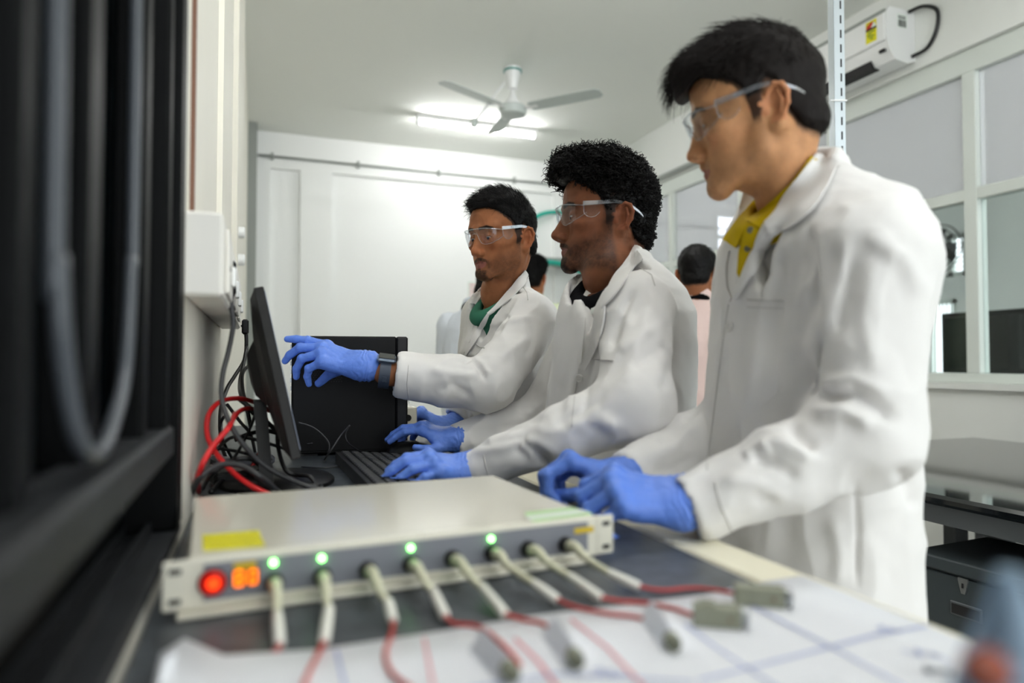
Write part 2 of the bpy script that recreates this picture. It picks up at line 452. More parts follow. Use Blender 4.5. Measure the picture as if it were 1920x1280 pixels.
M_org = emitmat('orange_digit', (255, 120, 20), 1.6)
M_boot = mat('cream_boot', (214, 212, 184), .45)
M_sleeve = mat('white_heatshrink', (236, 234, 224), .4)
M_redw = mat('red_cable', (186, 48, 40), .4)
M_redc = mat('bright_red_cable', (205, 26, 30), .38)
M_blackc = mat('black_cable', (22, 22, 24), .42)
M_darkc = mat('charcoal_cable', (52, 52, 54), .5)
M_conn = mat('grey_green_connector', (136, 138, 120), .45, metal=.2)
M_paper = mat('white_paper', (232, 233, 238), .6)
M_blue_ink = mat('blue_ink', (176, 184, 222), .6)
M_red_ink = mat('red_ink', (232, 150, 160), .6)
M_green_ink = mat('green_reflection_ink', (40, 120, 80), .6)

TX = .478; TX2 = .545; TY0, TY1 = -.7, 2.55
t = thing('lab_counter', (.22, 1.0, 0), 'long black-topped lab counter with a cream edge strip along the left wall', 'counter')
MB().box((LW+.002, TY0, TOP-.03), (TX, TY1, TOP), bev=.003).build('worktop', M_stone, t)
MB().box((TX, TY0, TOP-.034), (TX2, TY1, TOP+.001), bev=.005).build('edge_strip', M_edge, t)
MB().box((LW+.004, TY0+.02, .12), (LW+.02, TY1-.02, TOP-.032)).build('back_panel', M_cream, t)
for y in (TY0+.05, .55, 1.55, TY1-.1):
    MB().box((LW+.03, y, 0), (LW+.07, y+.04, TOP-.032)).build('leg', M_greyp, t)
    MB().box((.30, y, 0), (.34, y+.04, TOP-.032)).build('leg', M_greyp, t)

# ---------------------------------------------------------------- rack unit
zb = TOP+.006
A = PZ(303, 1150, zb); B = PZ(1148, 1036, zb)
fx = unit((B-A)*np.array([1, 1, 0])); fy = np.array([-fx[1], fx[0], 0.0]); wid = np.linalg.norm((B-A)[:2])
BH = .044; 
def FL(a, b, c): return A*np.array([1, 1, 0]) + np.array([0, 0, zb]) + fx*a + fy*b + np.array([0, 0, c])
MF = frame(FL(0, 0, 0), fx, fy, (0, 0, 1))
def PF(u, v, off=0.0):
    """Local (a, c) on the rack unit's front plane under a photo pixel."""
    r = ray(u, v); o = FL(0, off, 0); k = np.dot(o-CAM, fy)/np.dot(r, fy); q = CAM + r*k - FL(0, 0, 0)
    return np.dot(q, fx), q[2]
bk = PZ(622, 913, zb+BH)
dep = float(np.dot(bk-FL(0, 0, 0), fy))
a0 = PF(352, 1040)[0]; a1 = wid-.022
rk = thing('signal_interface_box', FL(wid/2, dep/2, -.006), 'cream rack-mount box with eight plugged cables and green lights in the foreground', 'electronic device')
MB().box((a0, .004, 0), (a1, dep, BH), MF, bev=.0025).build('case', M_beige, rk)
MB().box((a0-.004, -.002, 0), (a1+.004, .004, BH), MF, bev=.0015).build('front_frame', M_beige, rk)
pa0, pc0 = PF(365, 1098); pa1 = a1-.012
MB().box((a0+.013, -.0035, .007), (pa1, -.002, BH-.005), MF).build('front_panel', M_greyp, rk)
MB().box((.012, -.012, -.005), (wid-.03, .012, -.0005), MF, bev=.001).build('base_lip', M_beige2, rk)
for x0, x1 in ((0, a0), (a1, wid)):
    fl = MB().box((x0, -.003, .001), (x1, .001, BH), MF, bev=.0012).build('rack_ear', M_beige, rk)
    for c in (.009, .035):
        xm = (x0+x1)/2 if x0 < .1 else x1-.010
        MB().box((xm-.005, -.0038, c-.0025), (xm+.005, -.0028, c+.0025), MF, bev=.0005).build('slot', M_dark, fl)
# feet
for a, b in ((.06, .03), (wid-.06, .03), (.06, dep-.03), (wid-.06, dep-.03)):
    MB().lathe([(.008, -.006), (.009, 0)], MF @ Matrix.Translation((a, b, 0)), 12).build('foot', M_black, rk)
# stickers on top
def topq(pix, name, m, th=.0004):
    q = [PZ(u, v, zb+BH) for u, v in pix]
    b_ = MB(); n = len(q)
    b_.add([p for p in q]+[p+np.array([0, 0, th]) for p in q], [tuple(range(n, 2*n))]+[(i, (i+1) % n, (i+1) % n+n, i+n) for i in range(n)])
    return b_.build(name, m, rk, recalc=True)
topq([(381, 1033), (497, 1024), (485, 994), (379, 1003)], 'warning_sticker', M_yel)
topq([(985, 968), (1090, 955), (1070, 951), (985, 960)], 'sticker_band', M_green)
topq([(993, 974), (1105, 960), (1090, 955), (985, 968)], 'sticker_band', M_whites)
topq([(1003, 978), (1112, 964), (1105, 960), (993, 974)], 'sticker_band', M_green)
# front details
def disc(u, v, r, name, m, dp=.004, rr=None):
    a, c = PF(u, v)
    M = frame(FL(a, -.0035, c), fx, (0, 0, 1), -fy)
    pr = [(r, 0), (r, dp*.6), (r*.8, dp)] if rr is None else rr
    return MB().lathe(pr, M, 20).build(name, m, rk, smooth=40)
disc(399, 1089, .0125, 'power_bezel', M_black, .002)
disc(399, 1089, .0108, 'power_button', M_redbez, .005)
disc(400, 1089, .0062, 'button_lamp', M_red_em, .0056)
a, c = PF(460, 1080); 
MB().box((a-.0115, -.0042, c-.008), (a+.0115, -.0034, c+.008), MF).build('display', M_dark, rk)
def seg8(ax, cz, w, h, segs, par):
    b_ = MB(); e = .0011
    S = {'a': (-w, h-e, w, h+e), 'g': (-w, -e, w, e), 'd': (-w, -h-e, w, -h+e), 'f': (-w-e, 0, -w+e, h), 'b': (w-e, 0, w+e, h), 'e': (-w-e, -h, -w+e, 0), 'c': (w-e, -h, w+e, 0)}
    for k in segs:
        x0, y0, x1, y1 = S[k]; b_.box((ax+x0, -.0048, cz+y0), (ax+x1, -.0042, cz+y1), MF)
    b_.build('digit', M_org, par)
seg8(a-.0055, c, .0033, .0062, 'abcdefg', rk); seg8(a+.0062, c, .0028, .0058, 'abcdef', rk)
a, c = PF(459, 1057); MB().box((a-.0095, -.0042, c-.0028), (a+.0095, -.0034, c+.0028), MF).build('label', M_yel2, rk)
a, c = PF(1092, 992); MB().box((a-.012, -.0042, c-.003), (a+.012, -.0034, c+.003), MF).build('label', M_yel2, rk)
for u, v in ((512, 1052), (602, 1044), (768, 1025), (918, 1008)):
    disc(u, v, .0026, 'green_light', M_led, .003)
SOCK = [(513, 1088), (603, 1077), (688, 1065), (768, 1054), (845, 1044), (919, 1033), (986, 1026), (1056, 1018)]
MIDB = [(519, 1130), (612, 1124), (712, 1108), (798, 1092), (884, 1083), (955, 1063), (1030, 1057), (1100, 1047)]
S0 = [(520, 1152), (617, 1140), (728, 1128), (812, 1107), (905, 1101), (1000, 1093), (1068, 1080), (1142, 1074)]
S1 = [(524, 1208), (608, 1203), (737, 1164), (835, 1155), (947, 1152), (1045, 1124), (1127, 1121), (1199, 1100)]
WIRE = [[(512, 1225), (440, 1235), (388, 1276)], [(598, 1222), (578, 1262), (560, 1310)], [(735, 1185), (722, 1225), (735, 1262), (770, 1290)],
        [(850, 1168), (900, 1176), (950, 1215), (975, 1245)], [(985, 1162), (1020, 1170), (1050, 1205), (1075, 1232)],
        [(1080, 1138), (1140, 1150), (1200, 1158), (1232, 1178)], [(1160, 1126), (1210, 1130), (1262, 1140), (1298, 1152)],
        [(1240, 1106), (1300, 1102), (1345, 1106), (1376, 1112)]]
WHO = ['first', 'second', 'third', 'fourth', 'fifth', 'sixth', 'seventh', 'eighth']
for i in range(8):
    a, c = PF(*SOCK[i])
    base = FL(a, -.004, c)
    end_ = {2: 'reaching the paper', 5: 'running to a white-wrapped plug', 6: 'running to a short grey connector', 7: 'running to a long grey connector'}.get(i, 'trailing onto the paper')
    th_ = thing('sensor_cable', (base[0], base[1], TOP), f'red cable in cream boot, {WHO[i]} plug from the left on the cream box', 'cable', 'sensor cables of the cream box')
    M = frame(base, fx, (0, 0, 1), -fy)
    MB().lathe([(.0085, 0), (.0085, .004), (.0075, .005), (.0075, .010), (.006, .011)], M, 18).build('socket_ring', M_dark, th_, smooth=40)
    s0 = PZ(*S0[i], TOP+.014); s1 = PZ(*S1[i], TOP+.006); mb_ = PZ(*MIDB[i], TOP+.020)
    fr_ = base - fy*.012
    pth = smoothpath([base-fy*.006, fr_ + (mb_-fr_)*.35+np.array([0, 0, .0035]), mb_, s0], 6)
    n = len(pth)
    rr = [.0062-.0026*min(1, j/(n*.6)) + (.0007 if (j % 2 and j < n*.5) else 0) for j in range(n)]
    MB().tube(pth, rr, 12).build('boot', M_boot, th_, smooth=60)
    d_ = s1-s0
    MB().tube([s0-d_*.03, s0+d_*.02, s0+d_*.5, s1-d_*.03, s1], [.0036, .0046, .0048, .0046, .0035], 12).build('sleeve', M_sleeve, th_, smooth=50)
    w_ = [s1-d_*.02] + [PZ(u, v, TOP+.0035) for u, v in WIRE[i]]
    MB().tube(smoothpath(w_, 8), .0019, 8).build('wire', M_redw, th_, smooth=True)
# grey connectors lying on the paper
def connector(u0, v0, u1, v1, hw, label, block=True):
    p0 = PZ(u0, v0, TOP+.008); p1 = PZ(u1, v1, TOP+.008); x = unit((p1-p0)*[1, 1, 0]); L_ = np.linalg.norm(p1-p0)
    y = np.array([-x[1], x[0], 0]); M = frame(p0*[1, 1, 0]+np.array([0, 0, TOP+.0015]), x, y, (0, 0, 1))
    th_ = thing('cable_connector', (p0+p1)/2*[1, 1, 0]+np.array([0, 0, TOP]), label, 'connector', 'grey connectors on the paper')
    MB().box((0, -hw, 0), (L_*.86, hw, hw*2), M, bev=.001).build('body', M_conn, th_)
    MB().lathe([(hw*.95, L_*.86), (hw*1.05, L_*.88), (hw*1.05, L_*.97), (hw*.8, L_)], M @ Matrix.Translation((0, 0, hw)) @ Matrix.Rotation(math.pi/2, 4, 'Y'), 18).build('ring', M_steel, th_, smooth=40)
    if block: MB().box((L_*.12, -hw*.7, hw*2-.0005), (L_*.4, hw*.7, hw*2+.003), M, bev=.0007).build('latch', M_conn, th_)
    MB().lathe([(.0016, 0), (.0016, .0006)], M @ Matrix.Translation((L_*.66, -hw-.0003, hw)) @ Matrix.Rotation(math.pi/2, 4, 'X'), 10).build('pin_mark', M_brown, th_)
connector(1376, 1116, 1486, 1124, .0085, 'long grey-green metal connector lying on the paper at the counter edge', False)
connector(1299, 1154, 1404, 1162, .0085, 'grey-green metal connector with a raised latch, lying nearer on the paper')
# white-wrapped plugs with metal ends
M_wrap = mat('white_wrap', (232, 235, 244), .55)
def plug(u0, v0, u1, v1, label):
    p0 = PZ(u0, v0, TOP+.006); p1 = PZ(u1, v1, TOP+.009); x = unit((p1-p0)*[1, 1, 0]); L_ = np.linalg.norm((p1-p0)[:2]); y = np.array([-x[1], x[0], 0])
    M = frame(p0*[1, 1, 0]+np.array([0, 0, TOP+.002]), x, y, (0, 0, 1))
    th_ = thing('wrapped_plug', (p0+p1)/2*[1, 1, 0]+np.array([0, 0, TOP]), label, 'plug', 'white-wrapped plugs on the paper')
    MB().add([M @ Vector(q) for q in ((0, -.011, 0), (0, .011, 0), (0, 0, .016), (L_*.8, -.008, 0), (L_*.8, .008, 0), (L_*.8, 0, .015))],
             [(0, 1, 2), (3, 5, 4), (0, 2, 5, 3), (1, 4, 5, 2), (0, 3, 4, 1)]).build('paper_wrap', M_wrap, th_, recalc=True)
    MB().lathe([(.0045, 0), (.0062, .001), (.0062, .009), (.0054, .0095), (.0054, .013), (.0034, .0132), (.003, .006)], M @ Matrix.Translation((L_*.78, 0, .0068)) @ Matrix.Rotation(math.pi/2, 4, 'Y'), 18).build('metal_end', M_conn, th_, smooth=40)
plug(1222, 1150, 1268, 1212, 'white paper-wrapped plug with metal end, the one farthest back on the paper')
plug(1040, 1180, 1085, 1242, 'white paper-wrapped plug with metal end, the middle one of three on the paper')
plug(905, 1205, 965, 1266, 'white paper-wrapped plug with metal end, the nearest and leftmost of three on the paper')
# the paper sheet
edge = [(300, 1268), (345, 1248), (420, 1252), (600, 1222), (800, 1192), (1000, 1158), (1200, 1132), (1320, 1118), (1420, 1096), (1500, 1082)]
top_ = [PZ(u, v, TOP) for u, v in edge]
pr_ = PZ(1826, 1197, TOP)
bot = [np.array([p[0], .16, TOP]) for p in top_]
far = [np.array(q) for q in top_]
far[-1] = np.array([TX2-.012, far[-1][1], TOP]); bot[-1] = np.array([TX2-.012, .16, TOP])
rows = []
for k in range(9):
    s = k/8; row = []
    for f_, b_ in zip(far, bot):
        q = f_*(1-s)+b_*s; q[2] = TOP+.0014+.0009*math.sin(q[0]*37+s*5)**2 + (.018*math.exp(-((q[0]-far[1][0])/.03)**2-(s/.1)**2) if k < 2 else 0)
        row.append(q)
    rows.append(row)
ps = MB().grid(rows, .0006)
pp = tag(ps.build('paper_sheet', M_paper, None, smooth=True, recalc=True), 'large white sheet with blue and red ruled lines spread over the near counter', 'paper')
def ink(pix, w, m, name='ruled_line'):
    b_ = MB(); pts = [PZ(u, v, TOP+.0026) for u, v in pix]
    for p, q in zip(pts[:-1], pts[1:]):
        d = unit(q-p); n = np.array([-d[1], d[0], 0])*w/2
        b_.add([p-n, q-n, q+n, p+n], [(0, 1, 2, 3)])
    b_.build(name, m, pp)
ink([(1410, 1135), (1560, 1213), (1720, 1300)], .0032, M_blue_ink); ink([(1310, 1275), (1480, 1232), (1640, 1190), (1740, 1172)], .0034, M_blue_ink)
ink([(1285, 1170), (1345, 1215), (1460, 1290)], .003, M_blue_ink); ink([(880, 1290), (1050, 1262), (1300, 1278)], .003, M_blue_ink)
ink([(1070, 1160), (1140, 1215), (1210, 1290)], .003, M_red_ink); ink([(965, 1196), (1010, 1240), (1050, 1295)], .0035, M_red_ink)
ink([(630, 1218), (650, 1300)], .0025, M_blue_ink); ink([(795, 1195), (815, 1300)], .0022, M_red_ink)
ink([(1640, 1176), (1655, 1182), (1650, 1172), (1672, 1184), (1668, 1176), (1690, 1186)], .002, M_blue_ink, 'handwriting')
ink([(1690, 1218), (1730, 1230), (1715, 1216), (1760, 1232), (1745, 1222), (1780, 1240)], .002, M_blue_ink, 'handwriting')
ink([(1110, 1255), (1130, 1252), (1124, 1262), (1150, 1256), (1144, 1268), (1170, 1260)], .002, M_blue_ink, 'handwriting')
# small silver screw / clip on the paper, right
p0, p1 = PZ(1732, 1250, TOP+.006), PZ(1790, 1262, TOP+.006)
tag(MB().tube([p0, p0+(p1-p0)*.25, p0+(p1-p0)*.3, p1], [.0028, .0028, .0018, .0016], 10).build('small_screw', M_steel, None, smooth=40), 'small bronze-silver screw lying near the right edge of the paper', 'screw')
# blurred blue bottle at the lower right
M_bluep = glassmat('pale_blue_plastic', (.62, .78, .92), .03, rough=.2, haze=.7, hcol=(.42, .56, .70))
M_orange = mat('orange_cap', (140, 54, 12), .4)
bp = PZ(1900, 1500, TOP); bc = P(1893, 1200, .25); bc[2] = TOP
bt = thing('squeeze_bottle', bc, 'pale blue translucent bottle with an orange nozzle, blurred in the near right corner', 'bottle')
MB().lathe([(.021, .002), (.023, .005), (.023, .075), (.021, .095), (.015, .115), (.009, .13), (.004, .148)], Matrix.Translation(tuple(bc)), 28).build('bottle_body', M_bluep, bt, smooth=40)
oc = P(1842, 1262, .235)
MB().tube([bc+np.array([0, 0, oc[2]-TOP]) + (oc-bc)*[.75, .75, 0], oc, oc+unit((oc-bc)*[1, 1, 0])*.006], [.0075, .0072, .004], 14).build('nozzle_cap', M_orange, bt, smooth=40)

# ================================================================ MONITOR
Bn = P(566, 858, 1.10); Tn = P(494, 536, 1.17)
upv = unit(Tn-Bn); wv = unit(np.array([.015, 1.0, 0])); hgt = np.linalg.norm(Tn-Bn)
nv = unit(np.cross(wv, upv))         # towards the back (wall side)
if nv[0] > 0: nv = -nv
MM = frame(Bn, wv, upv, nv)          # x along width, y up, z towards the back
mo = thing('computer_monitor', PZ(540, 900, TOP), 'black computer monitor seen edge-on, leaning back towards the wall', 'monitor')
M_mon = mat('monitor_plastic', (20, 20, 21), .42, spec=.35, bump=.05, bscale=600)
M_scr = mat('screen_glass', (14, 17, 22), .15, emit=(190, 205, 230), estr=.25)
MW = .50
MB().box((0, 0, 0), (MW, hgt, .017), MM, bev=.002).build('bezel', M_mon, mo)
MB().box((.008, .012, -.0008), (MW-.008, hgt-.008, .0004), MM).build('screen', M_scr, mo)
b = MB()
def ringz(i, z): return [(i, i*.9+.0, z), (MW-i, i*.9, z), (MW-i, hgt-i*.9, z), (i, hgt-i*.9, z)]
lv = [ringz(.004, .017), ringz(.02, .026), ringz(.10, .036), ringz(.125, .052), ringz(.15, .056)]
vs = [tuple(MM @ Vector(p)) for r_ in lv for p in r_]
fs = [(4*i+k, 4*i+(k+1) % 4, 4*i+4+(k+1) % 4, 4*i+4+k) for i in range(len(lv)-1) for k in range(4)] + [(0, 3, 2, 1), (16, 17, 18, 19)]
b.add(vs, fs).build('rear_housing', M_mon, mo, recalc=True)
# stand: flat neck plate and base
nk0 = PZ(498, 905, TOP+.012); nk1 = P(492, 770, 1.27); nk0 = P(500, 905, 1.22); nk0[2] = TOP+.012
nx = np.array([1, .0, 0]); ny = np.array([0, 1, 0])
b = MB()
for sgn in (0,):
    c0 = np.array([nk0[0], nk0[1], TOP+.010]); c1 = np.array([nk1[0]-.005, nk1[1]-.01, nk1[2]+.02])
    vs = [c + np.array([sx*.011, sy*.04, 0]) for c in (c0, c1) for sx in (-1, 1) for sy in (-1, 1)]
    b.add(vs, [(0, 1, 3, 2), (4, 6, 7, 5), (0, 4, 5, 1), (2, 3, 7, 6), (0, 2, 6, 4), (1, 5, 7, 3)])
b.build('stand_neck', M_black, mo, recalc=True)
bm_ = MB().lathe([(.1, 0), (.1, .006), (.094, .011), (.02, .013)], Matrix.Translation((nk0[0]+.02, nk0[1]+.03, TOP+.0008)) @ Matrix.Diagonal((1, 1.15, 1, 1)), 40)
bm_.build('stand_base', M_black, mo, smooth=40)

# ================================================================ PC TOWER
M_case = mat('pc_case_black', (9, 9, 10), .5, spec=.2, bump=.05, bscale=500)
M_bez = mat('pc_bezel', (24, 24, 26), .45, spec=.3)
c0 = PZ(545, 853, TOP+.004); c1 = PZ(764, 846, TOP+.004)
px_ = unit((c1-c0)*[1, 1, 0]); py_ = np.array([-px_[1], px_[0], 0]); pw_ = np.linalg.norm((c1-c0)[:2])
MP = frame(c0*[1, 1, 0]+np.array([0, 0, TOP]), px_, py_, (0, 0, 1))
r_ = ray(764, 631); k_ = np.dot(c1-CAM, py_)/np.dot(r_, py_); PH = CAMZ + r_[2]*k_ - TOP
pc = thing('computer_tower', c0*.5+c1*.5, 'black desktop computer tower standing behind the monitor', 'computer')
MB().box((0, 0, .005), (pw_-.028, .105, PH), MP, bev=.003).build('case', M_case, pc)
MB().box((pw_-.028, -.001, .005), (pw_, .106, PH), MP, bev=.004).build('front_bezel', M_bez, pc)
MB().box((.004, -.0022, .012), (pw_-.03, 0.0, PH-.006), MP, bev=.001).build('side_panel', M_case, pc)
def vent(u0, u1, v0, v1):
    b_ = MB()
    def loc(u, v):
        r = ray(u, v); k = np.dot(c0-CAM, py_)/np.dot(r, py_); q = CAM+r*k-c0; return np.dot(q, px_), q[2]+.004
    x0, z1 = loc(u0, v0); x1, z0 = loc(u1, v1)
    s_ = .0058; j = 0; z = z0
    while z < z1:
        x = x0 + (s_*.5 if j % 2 else 0)
        while x < x1:
            b_.box((x, -.0028, z), (x+s_*.62, -.002, z+s_*.55), MP); x += s_
        z += s_*.8; j += 1
    b_.build('vent', M_dark, pc)
vent(582, 662, 656, 668); vent(582, 640, 702, 716); vent(582, 600, 668, 702)
for x in (.03, pw_-.06):
    MB().box((x, .01, 0), (x+.03, .09, .006), MP).build('foot', M_black, pc)
# rear of tower with connectors (left end)
b = MB()
for k in range(6): b.box((-.004, .02+.012*(k % 2), PH-.03-.02*k), (0.0005, .032+.012*(k % 2), PH-.02-.02*k), MP)
b.build('rear_port', M_steel, pc)
# ================================================================ KEYBOARD, MOUSE
kA, kB, kC = PZ(629, 853, TOP+.018), PZ(735, 848, TOP+.020), PZ(700, 906, TOP+.016)
M_key = mat('key_plastic', (30, 31, 33), .5); M_kb = mat('keyboard_plastic', (20, 20, 22), .45)
kx = unit((PZ(683, 908, TOP+.02)-PZ(629, 853, TOP+.02))*[1, 1, 0]); ky = np.array([-kx[1], kx[0], 0])
# long side runs towards the camera (x local), short side towards the men (y local)
if ky[0] < 0: ky = -ky
KL, KW = .44, .145
MK = frame(kA*[1, 1, 0]+np.array([0, 0, TOP+.001]), kx, ky, (0, 0, 1)) @ Matrix.Translation((0, 0, 0)) @ Matrix.Rotation(math.radians(5), 4, 'X' if ky[0] > 0 else 'X')
MK = frame(kA*[1, 1, 0]+np.array([0, 0, TOP+.001]), kx, ky, (0, 0, 1))
def KP(x, y, z): return MK @ Vector((x, y, z))
kb = thing('keyboard', KP(KL/2, KW/2, -.001), 'black keyboard on the counter under the gloved left hand', 'keyboard')
b = MB().add([KP(0, 0, 0), KP(KL, 0, 0), KP(KL, KW, 0), KP(0, KW, 0), KP(0, 0, .024), KP(KL, 0, .024), KP(KL, KW, .012), KP(0, KW, .012)],
         [(0, 1, 2, 3), (4, 5, 6, 7), (0, 1, 5, 4), (1, 2, 6, 5), (2, 3, 7, 6), (3, 0, 4, 7)])
b.build('keyboard_body', M_kb, kb, recalc=True)
ex, ey, ez = np.array(MK.to_3x3().col[0]), np.array(MK.to_3x3().col[1]), np.array((0, 0, 1.0))
ncol, nrow = 18, 6
kt = bpy.data.meshes.new('key')
for rI in range(nrow):
    y0 = .010+rI*.0212; x = .010; kk = 0
    zt_ = .024-.012*(y0+.009)/KW
    while x < KL-.02:
        w_ = .0178
        if rI == 5 and kk == 4: w_ = .105
        if rI in (3, 4) and kk in (0, 12): w_ = .034
        if x+w_ > KL-.008: w_ = KL-.008-x
        Mq = MK @ Matrix.Translation((x, y0, zt_)) @ Matrix.Rotation(-math.atan2(.012, KW), 4, 'X')
        if x < .30:
            MB().box((0, 0, 0), (w_, .0178, .0055), Mq, bev=.0022).build('key', M_key, kb)
        else:
            if 'kfar' not in globals(): kfar = MB()
            kfar.box((0, 0, 0), (w_, .0178, .0055), Mq, bev=.0022)
        x += w_+.0026; kk += 1
kf = kfar.build('key_block', M_key, kb); kf['kind'] = 'stuff'
# mouse
mc = P(771, 846, 1.57); mc[2] = TOP; me_ = thing('computer_mouse', mc, 'black computer mouse under the gloved right hand', 'mouse')

mx = unit(RC_(1, .05)); my = np.array([-mx[1], mx[0], 0])
def mq(a, b, c): return mc+mx*a+my*b+np.array([0, 0, c])
rows = []
for i in range(13):
    t = i/12; a = -.058+.116*t; w_ = .030*math.sqrt(max(.0, 1-(2*t-1)**6))*(.92+.12*t)+.001; h_ = (.014+.026*math.sin(math.pi*min(1, .12+.80*t))**.9)*min(1, .55+4*t)*min(1, .3+4*(1-t))
    rows.append([mq(a, w_*math.cos(p_), .002+h_*max(0, math.sin(p_))**.75) for p_ in np.linspace(0, math.pi, 15)])
b = MB().grid(rows); n_ = 15
b.f.append(tuple(range(n_))); b.f.append(tuple(12*n_+k for k in range(n_))[::-1])
b.f.append(tuple([i*n_ for i in range(13)]+[i*n_+n_-1 for i in range(12, -1, -1)]))
b.build('mouse_shell', M_black, me_, smooth=50, recalc=True)
MB().box((-.006, -.0035, .022), (.012, .0035, .0405), frame(mq(-.034, 0, -.006), mx, my, (0, 0, 1)), bev=.003).build('scroll_wheel', M_key, me_)
cable('mouse_cable', [mq(-.056, 0, .008), mq(-.09, .004, .004), mq(-.12, .03, .003), mq(-.13, .07, .003)], .0016, M_blackc, 'thin mouse cable leading away behind the mouse')

# ================================================================ WALL SOCKETS AND PLUGS
sb = thing('socket_trunking', (LW+.03, 1.3, CAMZ+.08), 'long white surface socket box fixed to the wall beside the black window', 'socket box')
z0_, z1_ = CAMZ+.083, CAMZ+.192
MB().box((LW, .955, z0_), (LW+.048, 1.95, z1_), bev=.004).build('box', M_socket, sb)
for i, y in enumerate((1.02, 1.22, 1.42, 1.62)):
    pl_ = MB().box((LW+.048, y, z0_+.01), (LW+.053, y+.16, z1_-.01), bev=.002).build('socket_plate', M_socket, sb)
    MB().box((LW+.053, y+.10, z0_+.03), (LW+.059, y+.13, z0_+.06), bev=.002).build('rocker_switch', M_white, pl_)
    MB().lathe([(.004, 0), (.004, .001)], Matrix.Translation((LW+.053, y+.05, z0_+.05)) @ Matrix.Rotation(math.pi/2, 4, 'Y'), 10).build('hole', M_dark, pl_)
sw = thing('wall_switch_plate', (LW, 2.5, 1.5), 'white switch plate with two knobs high on the left wall', 'switch')
yS = 2.75
MB().box((LW+.0, yS-.12, CAMZ+.30), (LW+.010, yS+.18, CAMZ+.56), bev=.003).build('plate', M_white, sw)
for zz in (CAMZ+.49, CAMZ+.385):
    MB().lathe([(.022, 0), (.022, .03), (.018, .034)], Matrix.Translation((LW+.010, yS+.05, zz)) @ Matrix.Rotation(math.pi/2, 4, 'Y'), 20).build('knob', M_white, sw, smooth=40)
def cable(name, pts, r, m, label, cat='cable', group=None, n=8):
    o = MB().tube(smoothpath(pts, 8), r, n).build(name, m, None, smooth=True)
    return tag(o, label, cat, group)
# big black plug with its cord
plp = P(433, 525, 1.12)
pg_ = thing('power_plug', P(432, 560, 1.12), 'black power plug with thick cord in the white socket box', 'plug')
dv = 1.12
px0 = P(431, 490, dv); px1 = P(432, 553, dv)
b = MB().box((px0[0]-.012, px0[1]-.016, px1[2]), (px0[0]+.010, px0[1]+.016, px0[2]), bev=.004)
b.build('plug_body', M_black, pg_)
MB().box((LW+.045, px0[1]-.006, px0[2]-.030), (px0[0]-.010, px0[1]+.006, px0[2]-.024)).build('plug_pin', M_steel, pg_)
pc_ = [P(432, 550, dv), P(434, 575, dv), P(437, 610, dv), P(428, 660, dv), P(418, 700, dv-.01), P(415, 740, dv-.02), P(425, 780, dv-.03), P(450, 825, dv-.02), P(490, 868, dv), P(540, 897, dv+.02), PZ(600, 917, TOP+.006), PZ(700, 925, TOP+.006)]
pth = smoothpath(pc_, 8)
MB().tube(pth, [max(.0042, .0085-.0011*j) for j in range(len(pth))], 10).build('cord', M_darkc, pg_, smooth=True)
# second, farther plug
q0 = P(454, 612, 1.75)
p2 = thing('power_plug', q0, 'small black angled plug farther along the wall behind the monitor', 'plug')
MB().box((LW+.0535, q0[1]-.018, q0[2]-.020), (q0[0]+.016, q0[1]+.018, q0[2]+.018), bev=.004).build('plug_body', M_black, p2)
MB().tube(smoothpath([q0+[0, 0, .004], P(460, 618, 1.75), P(462, 645, 1.75), P(458, 675, 1.75), P(440, 705, 1.72), P(425, 730, 1.68), P(414, 770, 1.6), P(416, 830, 1.5), PZ(430, 872, TOP+.006)], 6), .005, 8).build('cord', M_blackc, p2, smooth=True)
# red cables
cable('red_cable', [PZ(372, 922, TOP+.006), P(372, 890, 1.0), P(392, 850, 1.03), P(425, 805, 1.10), P(450, 770, 1.22), P(480, 768, 1.32), P(500, 790, 1.36), P(490, 840, 1.38), PZ(470, 880, TOP+.006)], .0042, M_redc, 'red cable bunched close to the wall, rising to a small arch behind the stand')
cable('red_cable', [PZ(560, 940, TOP+.006), PZ(500, 925, TOP+.02), P(455, 900, 1.06), P(420, 868, 1.08), P(398, 838, 1.10), P(388, 810, 1.12), P(392, 775, 1.15), P(415, 752, 1.2), P(450, 747, 1.28), P(485, 757, 1.36), P(505, 770, 1.4)], .0044, M_redc, 'long red cable looping high over the tangle and down behind the cream box')
cable('red_cable', [PZ(362, 925, TOP+.006), P(375, 880, .99), P(400, 835, 1.02), P(430, 800, 1.06), P(440, 775, 1.2)], .004, M_redc, 'red cable leaning against the wall left of the tangle')
